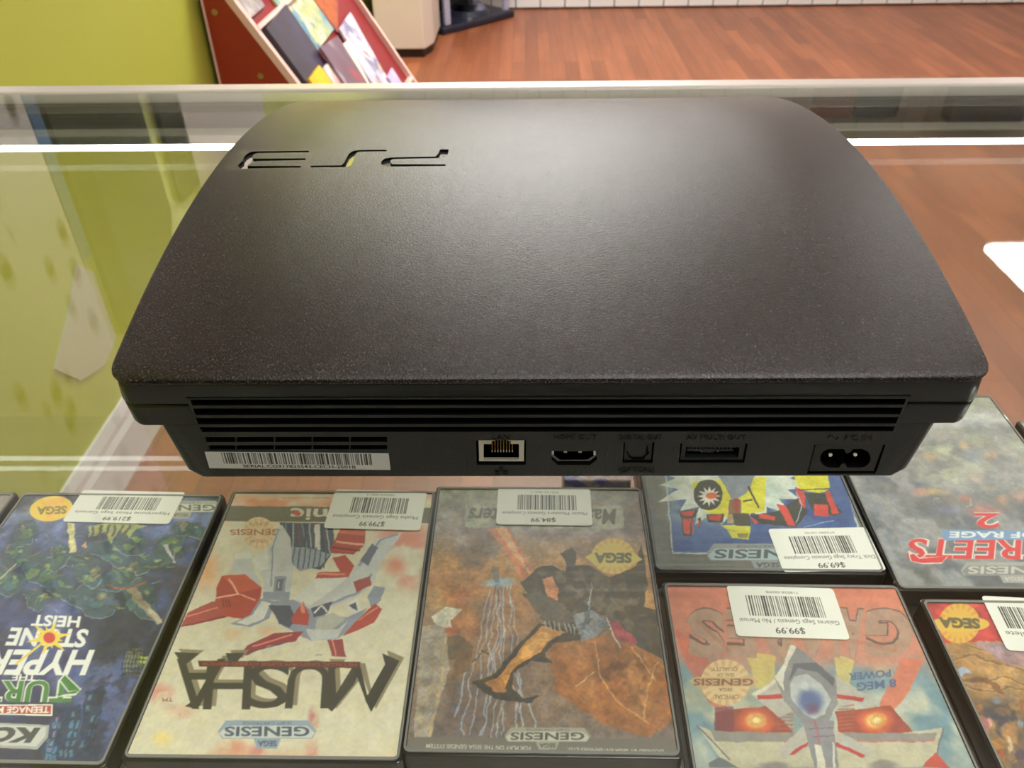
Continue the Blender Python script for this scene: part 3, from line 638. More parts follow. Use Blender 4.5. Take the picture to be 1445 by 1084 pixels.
        for pts in ([(1055, 678), (990, 650), (1000, 690)], [(205, 645), (300, 650), (240, 700)], [(400, 650), (470, 648), (445, 680), (410, 680)], [(245, 850), (300, 862), (290, 820)]): P([(x + a, y + b) for x, y in pts], c)
    P([(295, 678), (908, 682), (905, 706), (300, 700)], (82, 42, 36)); cv.text('METALLIC UNIFORM SUPER HYBRID ARMOR', (895, 687), (310, 683), (895, 699), (165, 70, 55))
    cv.text('TM', (200, 818), (162, 818), (200, 832), (60, 58, 50)); cv.text('TM', (765, 652), (740, 652), (765, 658), (90, 80, 70))
    emblem(cv, 370, 742, 903, 972, (132, 150, 172), (192, 196, 190), (58, 70, 92))
game_case(-.1230, .2782, .0051, 'cream game case with red and white flying machine, $799.99 sticker', (170, 680, 2.682), (208, 200, 176), paint_musha,
          ([(815, 33), (1165, 40), (1130, 188), (768, 178)], ('798304-00213', 'Musha Sega Genesis Complete', '$799.99', .22, .82)))

# ---- blue cover
def paint_blue(cv):
    cv.grad([(0, (32, 34, 62)), (.45, (44, 52, 92)), (.8, (66, 84, 132)), (1, (120, 130, 140))])
    cv.wash((28, 32, 48), .45, .62, 30, 3, .8); cv.wash((95, 110, 170), .52, .7, 22, 4, .55)
    r = random.Random(5)
    blobs = [(150, 350, 80, 52), (235, 425, 70, 42), (95, 220, 40, 40), (300, 320, 60, 36), (350, 460, 95, 60), (450, 370, 75, 58), (520, 460, 60, 70), (60, 300, 55, 45), (30, 400, 50, 60), (400, 290, 70, 40), (620, 270, 60, 45), (560, 330, 70, 35), (700, 210, 60, 30), (220, 300, 50, 40), (480, 250, 70, 45), (130, 460, 60, 30), (330, 370, 50, 40)]
    def lump(x, y, rx, ry, c, al, rot=0.0):
        ph = [r.uniform(0, 6.28) for _ in range(3)]; pts = []
        for j in range(26):
            t = j * 2 * math.pi / 26; q = 1 + .22 * math.sin(2 * t + ph[0]) + .14 * math.sin(3 * t + ph[1]) + .08 * math.sin(7 * t + ph[2])
            a_, b_ = rx * q * math.cos(t), ry * q * math.sin(t); pts.append((x + a_ * math.cos(rot) - b_ * math.sin(rot), y + a_ * math.sin(rot) + b_ * math.cos(rot)))
        cv.poly(pts, c, al); return pts
    for x, y, rx, ry in blobs: cv.ell(x, y, rx * 1.5, ry * 1.4, (20, 27, 36), .8, .7)
    for x, y, rx, ry in blobs:
        ro = r.uniform(-.6, .6); p = lump(x, y, rx, ry, (46, 72, 82), .8, ro); cv.line(p[3:12], 3.5, (126, 140, 150), .7); cv.line(p[16:20], 5, (128, 104, 72), .6)
        for k in range(4):
            dx, dy = r.uniform(-.6, .6) * rx, r.uniform(-.6, .6) * ry; c = r.choice([(72, 104, 74), (92, 122, 72), (40, 64, 92), (34, 50, 54), (116, 106, 76), (58, 96, 100)])
            q = lump(x + dx, y + dy, rx * r.uniform(.2, .5), ry * r.uniform(.15, .4), c, .75, r.uniform(-1, 1)); cv.line(q[0:7], 3, (24, 32, 40), .7)
        cv.ell(x + rx * .3, y - ry * .3, rx * .25, ry * .2, (150, 164, 96), .7, .8)
    for k in range(60):
        x, y = r.uniform(0, 650), r.uniform(190, 520); a = r.uniform(0, 3.14); l = r.uniform(10, 30); cv.line([(x, y), (x + l * math.cos(a), y + l * math.sin(a) * .6)], 3, r.choice([(150, 165, 150), (30, 40, 46), (110, 130, 90), (60, 90, 120)]), .7)
    cv.poly([(330, 190), (400, 180), (470, 175), (545, 190), (500, 205), (480, 240), (440, 205), (400, 260), (385, 210), (325, 235)], (160, 165, 90), .8); 
    for k in range(6): cv.line([(350 + 26 * k, 190), (338 + 24 * k, 230)], 9, (58, 58, 52), .9)
    cv.poly([(250, 180), (275, 180), (285, 285), (258, 290)], (190, 180, 130)); cv.poly([(300, 270), (318, 250), (322, 275)], (160, 130, 90))
    cv.poly([(470, 430), (500, 420), (600, 545), (575, 560), (540, 520)], (120, 110, 92)); cv.poly([(540, 500), (560, 500), (600, 545), (578, 560)], (160, 150, 130))
    cv.poly([(600, 260), (615, 260), (650, 330), (640, 330)], (150, 150, 160)); cv.line([(390, 405), (470, 430), (540, 400)], 8, (130, 70, 50)); cv.line([(630, 412), (650, 405)], 9, (90, 30, 22)); cv.line([(60, 330), (-20, 400)], 6, (150, 150, 150))
    # night city
    cv.poly([(470, 640), (530, 640), (540, 745), (455, 745)], (90, 96, 84)); cv.poly([(515, 670), (550, 670), (545, 700), (512, 700)], (150, 165, 60))
    for k in range(7): cv.line([(462 + 12 * k, 640), (452 + 12 * k, 745)], 3, (30, 34, 44))
    for k in range(6): cv.line([(450, 650 + 17 * k), (545, 650 + 17 * k)], 3, (30, 34, 44))
    for x0, y0, w_, h in ((235, 870, 70, 200), (180, 910, 45, 170), (320, 800, 60, 260), (600, 560, 30, 200)):
        cv.poly([(x0, y0), (x0 + w_, y0 - 20), (x0 + w_ - 30, y0 + h), (x0 - 40, y0 + h)], (34, 46, 78))
        for i in range(5):
            for j in range(3):
                if r.random() < .6: xx, yy = x0 + 8 + j * w_ / 3.2 - i * 6, y0 + 12 + i * h / 6; cv.poly([(xx, yy), (xx + 12, yy - 3), (xx + 8, yy + 20), (xx - 4, yy + 22)], (70, 120, 150), .7)
    for k in range(5): xx = 205 - k * 6; cv.poly([(xx, 905 + k * 26), (xx + 10, 903 + k * 26), (xx + 7, 918 + k * 26), (xx - 3, 920 + k * 26)], (150, 100, 140), .8)
    cv.wash((16, 18, 34), .5, .62, 6, 11, .6, [(360, 600), (700, 560), (480, 1084), (280, 1084)])
    cv.rough(3, .9, .2)
    W_ = (222, 222, 218)
    cv.text('HEIST', (300, 526), (124, 520), (292, 566), W_, bold=.035); cv.text('STONE', (330, 575), (42, 568), (312, 640), W_, bold=.035)
    cv.text('HYPER', (350, 652), (-30, 650), (315, 742), W_, bold=.035); cv.text('THE', (136, 738), (48, 738), (132, 762), W_, bold=.03)
    for k in range(12):
        a = k * math.pi / 6 + .3; R_ = 88 if k % 2 else 55; cv.poly([(183 + 14 * math.cos(a + 1.5), 603 + 14 * math.sin(a + 1.5)), (183 + R_ * math.cos(a), 603 + R_ * math.sin(a) * .8), (183 + 14 * math.cos(a - 1.5), 603 + 14 * math.sin(a - 1.5))], (225, 195, 60))
    cv.line([(183, 603), (60, 700)], 8, (220, 190, 70)); cv.ell(183, 603, 30, 27, (225, 190, 60)); cv.ell(183, 603, 22, 20, (190, 45, 38))
    G, O = (52, 108, 46), (205, 210, 190)
    for c, e in ((O, .055), (G, .02)):
        cv.text('TURTLES', (272, 764), (-250, 764), (262, 842), c, bold=e)
    for c, q in ((O, 8), (G, 0)): cv.poly([(295 + q, 795), (240, 742 - q), (225 - q, 760), (255, 800 + q)], c); cv.poly([(200 + q, 815 + q), (295 + q, 795 - q), (280, 808 + q)], c)
    cv.poly([(-40, 850), (196, 848), (194, 892), (-40, 886)], (225, 220, 210)); cv.poly([(-40, 855), (190, 853), (188, 886), (-40, 881)], (158, 48, 38))
    cv.text('TEENAGE MUTANT NINJA', (183, 858), (-240, 858), (181, 881), (230, 228, 218), bold=.03)
    cv.poly([(-40, 915), (183, 925), (178, 970), (140, 1015), (-40, 1008)], (150, 152, 150)); cv.poly([(-40, 922), (172, 932), (168, 965), (135, 1004), (-40, 998)], (185, 186, 180))
    cv.text('KONAMI', (150, 938), (-330, 930), (112, 992), (50, 52, 52), bold=.05)
    cv.ell(190, 127, 80, 46, (222, 185, 70), rot=-.15); cv.wash((225, 150, 80), .5, .62, 5, 7, .6, [(110, 90), (260, 80), (260, 170), (110, 170)])
    cv.text('SEGA', (248, 118), (138, 122), (246, 146), (120, 105, 55), bold=.04)
    emblem(cv, 520, 815, 98, 140, (150, 150, 140), (185, 188, 178), (88, 90, 84))
game_case(-.2590, .2757, .0142, 'blue game case with green creatureless artwork and $219.99 sticker', (0, 670, 2.618), (50, 60, 100), paint_blue,
          ([(298, 60), (682, 68), (630, 186), (242, 176)], ('738435-11402', 'Hyperstone Heist Sega Genesis', '$219.99', .24, .80)), gain=1.6)

# ---- brown orange cover, third from left
def paint_brown(cv):
    cv.grad([(0, (104, 90, 84)), (.25, (124, 98, 80)), (.55, (160, 106, 68)), (.66, (178, 130, 84)), (.8, (140, 126, 124)), (1, (116, 118, 104))])
    cv.wash((196, 150, 90), .45, .62, 26, 4, .7, [(60, 400), (960, 400), (960, 560), (60, 560)]); cv.wash((92, 78, 76), .48, .66, 24, 5, .7); cv.wash((172, 160, 158), .5, .68, 18, 8, .6, [(120, 150), (900, 180), (900, 360), (120, 360)]); cv.wash((176, 100, 52), .5, .64, 20, 9, .6, [(80, 420), (500, 420), (560, 620), (80, 620)])
    cv.poly([(229, 115), (804, 118), (812, 204), (222, 196)], (146, 146, 130))
    # light rays and lightning
    cv.poly([(310, 200), (390, 198), (470, 350), (500, 430), (440, 400), (370, 280)], (210, 120, 86), .8); cv.poly([(340, 200), (380, 200), (500, 428)], (228, 170, 120), .8)
    cv.ell(350, 400, 90, 26, (150, 182, 200), .85, .7); cv.poly([(325, 340), (355, 340), (350, 400), (330, 400)], (96, 92, 96), .7)
    r = random.Random(3)
    for x0, x1 in ((320, 210), (330, 245), (345, 285), (355, 330), (370, 360), (350, 300), (385, 420), (400, 440), (372, 350)):
        p = [(x0, 410)]
        for k in range(1, 12): p.append((x0 + (x1 - x0) * k / 11 + r.uniform(-9, 9), 410 + 560 * k / 11))
        cv.line(p, 7, (140, 160, 186), .28); cv.line(p, 3, (180, 192, 206), .55)
    for q in ([(420, 740), (440, 830), (430, 900), (440, 970)], [(460, 840), (490, 920), (480, 960)], [(240, 640), (220, 780), (190, 900)]): cv.line(q, 6, (150, 170, 190), .7)
    cv.ell(200, 455, 60, 50, (178, 102, 62), .8, .8); cv.poly([(150, 600), (210, 590), (260, 640), (240, 690), (170, 680)], (84, 70, 56), .9); cv.poly([(200, 660), (260, 640), (240, 720), (170, 760)], (104, 74, 54), .8)
    cv.line([(130, 780), (315, 645)], 6, (96, 78, 60)); cv.line([(290, 650), (320, 670)], 7, (70, 56, 44))
    cv.poly([(60, 560), (150, 560), (170, 700), (130, 860), (100, 970), (40, 970)], (150, 138, 124), .95); cv.wash((120, 108, 98), .48, .58, 5, 2, .7, [(60, 590), (150, 590), (110, 970), (40, 970)]); cv.line([(152, 600), (134, 800), (95, 965)], 5, (186, 150, 90), .8)
    cv.poly([(100, 530), (160, 490), (215, 500), (170, 540), (180, 570), (120, 560)], (196, 190, 172)); cv.ell(170, 575, 30, 18, (168, 78, 42), .9, .5)
    # big shapes at right
    cv.ell(800, 760, 240, 190, (146, 88, 50), .95, .35, .3); cv.poly([(520, 590), (600, 600), (720, 600), (940, 680), (1000, 900), (900, 975), (760, 930), (640, 860), (560, 800)], (142, 84, 48), .9)
    cv.wash((168, 112, 66), .48, .62, 16, 3, .8, [(560, 600), (940, 680), (960, 900), (700, 880)]); cv.wash((96, 60, 42), .54, .66, 10, 6, .8, [(700, 640), (940, 680), (960, 900), (700, 800)])
    for q in ([(700, 620), (720, 740), (780, 830), (900, 920)], [(940, 690), (900, 800), (880, 900)], [(840, 640), (930, 760)]): cv.line(q, 6, (200, 146, 88), .7)
    D = (56, 50, 44)
    cv.poly([(252, 768), (330, 740), (400, 660), (505, 545), (520, 556), (600, 560), (720, 590), (640, 612), (560, 622), (520, 660), (545, 698), (470, 690), (410, 740), (405, 790), (440, 825), (510, 815), (460, 845), (380, 840), (300, 812)], D)
    cv.poly([(345, 752), (420, 660), (510, 560), (590, 580), (530, 620), (500, 660), (440, 690), (395, 740), (380, 790)], (186, 122, 62)); cv.poly([(400, 700), (500, 585), (560, 590), (480, 660)], (204, 144, 76)); cv.poly([(290, 772), (360, 748), (385, 800), (330, 800)], (150, 100, 60))
    cv.poly([(580, 290), (620, 268), (642, 290), (625, 330), (680, 340), (760, 380), (840, 350), (880, 260), (900, 420), (880, 490), (930, 500), (955, 680), (860, 640), (760, 540), (690, 500), (660, 560), (560, 565), (500, 530), (480, 460), (430, 400), (480, 350), (540, 335), (600, 360)], (66, 58, 50)); cv.wash((104, 92, 80), .48, .6, 5, 12, .8, [(480, 350), (900, 380), (900, 560), (520, 540)])
    cv.poly([(510, 385), (550, 375), (570, 420), (565, 470), (530, 450)], (196, 120, 80)); cv.poly([(440, 440), (500, 430), (560, 470), (640, 540), (560, 560), (480, 510)], (84, 76, 68)); 
    for k in range(10): cv.line([(520 + k * 17, 540 + k * 2), (528 + k * 17, 572 + k * 3)], 5, (150, 150, 146), .8)
    cv.poly([(620, 520), (690, 500), (760, 560), (700, 600), (660, 615)], (120, 124, 128)); cv.wash((60, 62, 70), .5, .56, 4, 15, .8, [(620, 520), (700, 500), (750, 560), (660, 615)]); cv.poly([(745, 545), (790, 545), (860, 620), (850, 635), (780, 600)], (142, 56, 66)); cv.line([(690, 395), (680, 500)], 5, (150, 156, 160)); cv.line([(740, 530), (795, 640)], 5, (196, 186, 170)); cv.line([(630, 780), (700, 735)], 3, (210, 180, 140))
    cv.rough(4, .8, .2)
    cv.text('Master of Monsters', (782, 130), (245, 126), (778, 186), (72, 70, 62), bold=.025)
    seal(cv, 772, 302, 80, (206, 178, 90), (190, 130, 86), 66); cv.poly([(668, 305), (700, 288), (850, 290), (880, 315), (845, 332), (700, 330)], (200, 180, 90)); cv.text('SEGA', (840, 292), (702, 292), (840, 328), (96, 92, 66), bold=.05)
    cv.poly([(20, 968), (1030, 976), (1040, 1062), (10, 1052)], (98, 92, 86))
    cv.text('FOR PLAY ON THE SEGA GENESIS SYSTEM', (468, 1003), (85, 994), (468, 1019), (190, 186, 172), bold=.01); cv.text('LICENSED BY SEGA ENTERPRISES LTD.', (957, 1016), (604, 1008), (957, 1032), (190, 186, 172), bold=.01)
    emblem(cv, 372, 688, 934, 986, (140, 138, 126), (176, 174, 160), (66, 64, 58))
game_case(.0072, .2815, .0073, 'orange brown fantasy game case with dark winged shape, $84.99 sticker', (570, 670, 2.617), (140, 110, 90), paint_brown,
          ([(347, 52), (690, 55), (694, 192), (342, 186)], ('703122-06511', 'Master Monsters Genesis Complete', '$84.99', .22, .84)))

# ---- grey bordered cover with blue panel, partly under console
def paint_burst(cv):
    cv.grad([(0, (92, 93, 88)), (1, (120, 122, 112))]); cv.wash((84, 86, 82), .45, .65, 14, 3, .6)
    cv.poly([(150, -260), (1020, -260), (1160, 270), (1180, 405), (212, 405)], (178, 182, 178)); cv.poly([(158, -260), (1010, -260), (1150, 268), (1170, 395), (218, 398)], (60, 84, 138))
    cv.wash((44, 66, 124), .45, .6, 16, 6, .7, [(200, 100), (1150, 100), (1170, 395), (218, 398)])
    star = []
    for k in range(40):
        a = k * math.pi / 20; R_ = (430 if k % 4 == 1 else 380) if k % 2 else 290; star.append((520 + R_ * math.cos(a), 20 + R_ * math.sin(a) * .62))
    cv.poly(star, (206, 212, 200)); cv.wash((160, 186, 172), .45, .6, 12, 8, .6, [(160, 20), (880, 20), (800, 260), (200, 240)])
    Yl, Rd, Dk = (206, 200, 50), (196, 58, 52), (48, 52, 48)
    cv.poly([(315, 40), (690, 10), (680, 190), (560, 205), (470, 215), (390, 195), (330, 140)], Yl); cv.ell(395, 105, 75, 78, Dk); cv.poly([(430, -20), (640, -20), (600, 90), (520, 140), (480, 60)], (120, 128, 142))
    for k in range(12): a = k * math.pi / 6; cv.poly([(400 + 16 * math.cos(a + 1.5), 112 + 14 * math.sin(a + 1.5)), (400 + 62 * math.cos(a), 112 + 52 * math.sin(a)), (400 + 16 * math.cos(a - 1.5), 112 + 14 * math.sin(a - 1.5))], (220, 216, 200))
    cv.ell(412, 110, 32, 17, (208, 92, 54)); cv.poly([(640, 60), (680, 190), (600, 190), (560, 150), (600, 80)], Yl); cv.line([(600, 60), (650, 170)], 10, Dk); cv.line([(570, 140), (620, 130)], 8, Dk)
    cv.poly([(505, 130), (560, 130), (560, 205), (495, 205)], (120, 84, 66)); cv.poly([(525, 125), (550, 125), (545, 200), (530, 190)], (150, 50, 46)); cv.poly([(492, 205), (560, 205), (555, 255), (490, 250)], (168, 140, 100)); cv.poly([(515, 200), (600, 200), (610, 262), (530, 262)], (60, 60, 50))
    cv.poly([(455, 258), (610, 265), (608, 292), (490, 282)], Yl); cv.poly([(490, 284), (608, 290), (600, 330), (520, 325)], (190, 184, 50)); cv.poly([(540, 300), (600, 300), (595, 325), (545, 322)], (120, 116, 44))
    for x, y, w_, h in ((250, 185, 90, 36), (258, 225, 60, 90), (385, 205, 90, 40), (340, 225, 18, 50)): cv.poly([(x, y), (x + w_, y - 5), (x + w_ - 8, y + h), (x + 8, y + h)], Dk); cv.poly([(x + 5, y + 5), (x + w_ - 12, y), (x + w_ - 22, y + h - 8), (x + 14, y + h - 14)], Rd)
    for k in range(3): cv.line([(272 + k * 18, 225), (282 + k * 18, 300)], 7, Rd)
    cv.poly([(600, 210), (740, 190), (880, 100), (900, 190), (840, 270), (640, 250)], Dk); cv.poly([(740, 150), (790, 160), (840, 265), (800, 260)], Rd); cv.poly([(600, 210), (650, 245), (630, 255)], Rd); cv.poly([(655, 200), (735, 215), (730, 235), (650, 225)], Rd)
    cv.poly([(820, -10), (1000, -10), (1010, 75), (960, 95), (860, 80)], Yl); cv.poly([(835, 60), (880, 90), (890, 175), (855, 150)], Rd); cv.poly([(880, 95), (990, 95), (1080, 195), (1040, 215), (920, 180)], Dk); cv.poly([(930, 150), (1000, 155), (1010, 215), (935, 210)], Rd); cv.poly([(985, 85), (1010, 85), (1060, 200), (1025, 205)], Rd); cv.line([(850, 80), (1010, 72)], 6, Dk)
    cv.line([(840, 90), (870, 160), (840, 250)], 5, (170, 180, 190)); cv.line([(880, 268), (960, 250), (1035, 235)], 4, (130, 160, 200))
    cv.rough(5, .35, .1)
    emblem(cv, 385, 1010, 352, 438, (126, 132, 134), (150, 172, 178), (64, 72, 76))
game_case(.1395, .3895, .0118, 'grey and blue game case with yellow and white burst, $69.99 sticker', (890, 670, 3.6125), (110, 110, 104), paint_burst,
          ([(697, 282), (1188, 272), (1310, 492), (778, 500)], ('072000-10745', 'Dick Tracy Sega Genesis Complete', '$69.99', .18, .80)), gain=1.35)

# ---- salmon cover with jet
def paint_jet(cv):
    cv.grad([(0, (110, 108, 100)), (.42, (132, 146, 142)), (.66, (150, 152, 130)), (.74, (176, 116, 98)), (1, (192, 104, 80))])
    cv.wash((80, 118, 140), .44, .6, 26, 4, .75, [(60, 380), (1250, 380), (1300, 824), (100, 824)]); cv.wash((186, 182, 160), .48, .62, 22, 6, .8, [(150, 560), (1250, 480), (1320, 824), (150, 824)])
    cv.poly([(90, 230), (200, 300), (260, 400), (330, 600), (250, 560), (150, 400)], (186, 90, 72), .75); cv.poly([(1150, 370), (1060, 360), (960, 560), (1010, 600), (1080, 520)], (196, 96, 70), .85); cv.poly([(400, 330), (520, 350), (520, 560), (440, 480)], (190, 170, 90), .8); cv.poly([(770, 340), (860, 370), (830, 500), (780, 430)], (190, 170, 96), .8)
    for x in (390, 900):
        cv.poly([(x - 120, 590), (x + 110, 560), (x + 220, 690), (x - 110, 700)], (140, 58, 50)); cv.ell(x + 50, 630, 100, 75, (196, 84, 52), .95, .5); cv.ell(x + 50, 625, 60, 45, (222, 178, 96), .95, .6); cv.ell(x + 48, 622, 30, 22, (232, 214, 150), .9, .7)
        for k in range(8): cv.line([(x + (140 if x < 600 else -40) - 0, 560 + k * 16), (x + (210 if x < 600 else -110), 566 + k * 16)], 6, (156, 84, 60), .8)
    cv.poly([(270, 570), (345, 570), (350, 700), (265, 700)], (98, 50, 60), .7)
    # band with large letters
    B, E = (156, 122, 104), (92, 68, 62)
    for c, bo in ((E, .075), (B, .05)):
        for ch, a, b in (('G', 1105, 905), ('A', 900, 800), ('I', 790, 765), ('A', 755, 600), ('R', 590, 450), ('E', 440, 315), ('S', 305, 150)): cv.text(ch, (a, 168), (b, 162), (a + 6, 362), c, bold=bo)
    cv.line([(600, 230), (1040, 330)], 18, (146, 80, 62), .35); cv.line([(190, 200), (330, 330)], 18, (146, 80, 62), .35)
    for k in range(0): pass
    g1, g2, g3, g4 = (164, 160, 150), (120, 120, 124), (82, 84, 96), (196, 192, 176)
    # wings far
    cv.poly([(190, 645), (250, 670), (560, 690), (700, 720), (940, 690), (1240, 660), (1200, 790), (1130, 824), (330, 824), (270, 760)], (174, 168, 142)); cv.line([(190, 645), (330, 790)], 6, g3); cv.line([(1240, 660), (1190, 810)], 6, g3); cv.poly([(250, 672), (1210, 680), (1200, 712), (270, 715)], (126, 122, 118)); cv.line([(560, 715), (1200, 712)], 5, (184, 90, 80)); cv.poly([(1160, 800), (1200, 760), (1260, 824), (1150, 824)], (170, 60, 52)); cv.poly([(240, 800), (290, 780), (370, 824), (240, 824)], (84, 92, 96))
    cv.ell(520, 820, 90, 30, (104, 100, 104), .8, .6); cv.ell(980, 815, 90, 30, (110, 104, 104), .8, .6)
    # canards
    cv.poly([(420, 515), (560, 420), (640, 560), (540, 610)], g1); cv.poly([(770, 430), (930, 530), (900, 545), (790, 570)], g1); cv.poly([(445, 518), (565, 508), (560, 528), (450, 536)], (166, 50, 48)); cv.poly([(785, 510), (900, 530), (895, 545), (785, 530)], (166, 50, 48)); cv.poly([(420, 515), (560, 420), (555, 440), (445, 520)], g4)
    cv.poly([(535, 745), (640, 650), (700, 740), (560, 790)], g1); cv.poly([(770, 660), (940, 752), (900, 790), (780, 740)], g1); cv.poly([(580, 770), (665, 712), (660, 735), (600, 772)], (166, 50, 48)); cv.poly([(780, 715), (900, 770), (890, 782), (780, 735)], (166, 50, 48))
    # fuselage
    cv.poly([(560, 380), (585, 300), (640, 330), (700, 380), (780, 440), (790, 560), (740, 640), (780, 720), (790, 824), (690, 824), (640, 640), (560, 540), (520, 440)], g2); cv.poly([(585, 300), (610, 310), (560, 420), (560, 500), (520, 440), (560, 380)], g4); cv.poly([(600, 380), (700, 380), (775, 450), (770, 480), (700, 420), (620, 400), (580, 460)], g3)
    cv.poly([(585, 480), (600, 440), (660, 425), (720, 470), (762, 540), (735, 600), (690, 620), (640, 600), (590, 530)], (164, 170, 170)); cv.ell(672, 545, 74, 74, (70, 86, 134), .95, .6); cv.ell(680, 575, 42, 36, (88, 66, 96), .9, .7); cv.ell(650, 480, 30, 26, (196, 198, 196), .6, .8)
    cv.poly([(650, 625), (770, 625), (770, 720), (690, 720)], (122, 118, 128)); cv.line([(665, 660), (772, 655)], 4, g3); cv.line([(675, 695), (772, 690)], 4, g3); cv.line([(690, 620), (735, 824)], 5, (168, 70, 66)); cv.line([(770, 720), (770, 824)], 9, g4); cv.poly([(690, 725), (720, 735), (735, 824), (700, 824)], g4)
    cv.rough(6, .35, .08)
    for x in (440, 950):
        for k in range(6): a = k * 1.05; cv.line([(x + 6 + 34 * math.cos(a + j * .5) * (1 - j * .12), 624 + 26 * math.sin(a + j * .5) * (1 - j * .12)) for j in range(5)], 4, (186, 120, 50), .8)
    seal(cv, 312, 462, 105, (202, 178, 130), (186, 122, 84), 98); cv.poly([(160, 455), (190, 440), (430, 442), (455, 460), (430, 480), (190, 480)], (190, 150, 110)); cv.text('GENESIS', (432, 448), (178, 448), (432, 476), (110, 78, 56), bold=.03); cv.text('SEGA', (342, 486), (284, 486), (342, 500), (110, 78, 56), bold=.02); cv.text('OFFICIAL', (368, 515), (264, 515), (368, 534), (120, 86, 62), bold=.01); cv.text('QUALITY', (365, 398), (255, 398), (365, 415), (120, 86, 62), bold=.01); cv.text('SEAL OF', (350, 424), (278, 424), (350, 438), (120, 86, 62), bold=.01)
    cv.text('8 MEG', (1035, 448), (868, 466), (1038, 482), (66, 84, 118), bold=.03); cv.text('POWER', (1012, 408), (834, 425), (1014, 438), (66, 84, 118), bold=.03)
game_case(.1403, .2045, .0118, 'salmon topped game case with grey jet and blue canopy, $99.99 sticker', (920, 810, 3.0104), (150, 140, 120), paint_jet,
          ([(312, 52), (770, 66), (838, 283), (362, 268)], ('718028-06098', 'Gaiares Sega Genesis / No Manual', '$99.99', .16, .86)))

# ---- grey-blue cover at right
def paint_street(cv):
    cv.grad([(0, (78, 84, 88)), (.25, (94, 98, 104)), (.5, (116, 116, 118)), (1, (160, 168, 150))]); cv.wash((70, 80, 92), .45, .62, 20, 3, .6); cv.wash((150, 150, 152), .5, .66, 16, 4, .6)
    cv.wash((180, 186, 140), .48, .62, 14, 5, .6, [(450, 250), (750, 250), (700, 480), (420, 480)])
    for x, y, rx, ry, c in ((480, 545, 90, 32, (216, 160, 80)), (400, 540, 50, 28, (206, 120, 90)), (540, 330, 60, 60, (206, 210, 176)), (460, 360, 60, 40, (196, 150, 110)), (640, 300, 40, 50, (206, 156, 96)), (680, 350, 80, 60, (112, 130, 150)), (780, 350, 60, 40, (190, 130, 90)), (850, 480, 120, 70, (140, 138, 140)), (840, 580, 60, 36, (200, 140, 96)), (640, 580, 60, 30, (176, 96, 80)), (560, 640, 90, 40, (110, 112, 150)), (740, 640, 120, 50, (190, 112, 104)), (930, 560, 60, 60, (176, 120, 100)), (900, 380, 80, 60, (120, 120, 120)), (700, 470, 60, 50, (196, 160, 150)), (900, 300, 60, 70, (170, 180, 150)), (760, 520, 60, 30, (150, 130, 120))):
        cv.ell(x, y, rx * 1.15, ry, c, .7, 1)
    r = random.Random(2)
    for k in range(36):
        x, y = r.uniform(400, 1000), r.uniform(120, 640); a = r.uniform(0, 6); l = r.uniform(25, 80); p = [(x + l * math.cos(a + j * .3) * j / 4, y + l * math.sin(a + j * .3) * j / 5) for j in range(5)]; cv.line(p, 8, r.choice([(206, 160, 120), (90, 96, 104), (176, 90, 76), (205, 205, 190), (86, 100, 130)]), .35)
    cv.wash((172, 174, 166), .2, .7, 30, 9, .35, [(300, -200), (1300, -200), (1100, 560), (420, 560)]); cv.rough(7, 1.6, .12)  # pale wash paints reflected glare into the upper half of the art
    Rd, Wt = (196, 40, 46), (205, 196, 190)
    for c, bo in ((Wt, .06), (Rd, .025)): cv.text('2', (822, 655), (690, 655), (822, 732), c, bold=bo)
    for c, bo in ((Wt, .05), (Rd, .02)): cv.text('STREETS', (1190, 798), (348, 790), (1190, 900), c, bold=bo)
    for d, c in ((6, Wt), (0, Rd)): cv.poly([(350 - d, 872 - d), (372, 866 - d), (400, 892 - d), (545 + d, 880), (520, 912 + d), (420, 915 + d), (360 - d, 905)], c)
    cv.poly([(515, 740), (1100, 744), (1100, 790), (528, 796)], (98, 132, 176)); cv.text('OF RAGE', (1030, 752), (560, 750), (1030, 784), (206, 214, 214), bold=.03)
    emblem(cv, 618, 1180, 908, 980, (140, 140, 136), (110, 112, 112), (176, 174, 168))
t = game_case(.2722, .3770, .006, 'grey game case hazed by painted glare, with big red title lettering, right of console', (1190, 550, 3.737), (110, 114, 116), paint_street)
# torn silvery sleeve edge on the near side
mb = MB(); r = random.Random(4); pts = [(.020, -.0885), (.026, -.0845), (.031, -.0865), (.036, -.0835), (.041, -.0875), (.047, -.0862), (.052, -.0868), (.055, -.0888)]
mb.prism([(a, b, CT + .0006) for a, b in pts], (0, 0, .0025), M['sleeve']); o = mb.build('torn_sleeve_patch', t); bevel(o, .0008); o['label'] = 'crumpled silvery tear in the sleeve'
o.data.materials[0] = mat('crumpled_film', (.45, .45, .42, 1), .25, .5, bump=1, bscale=500)

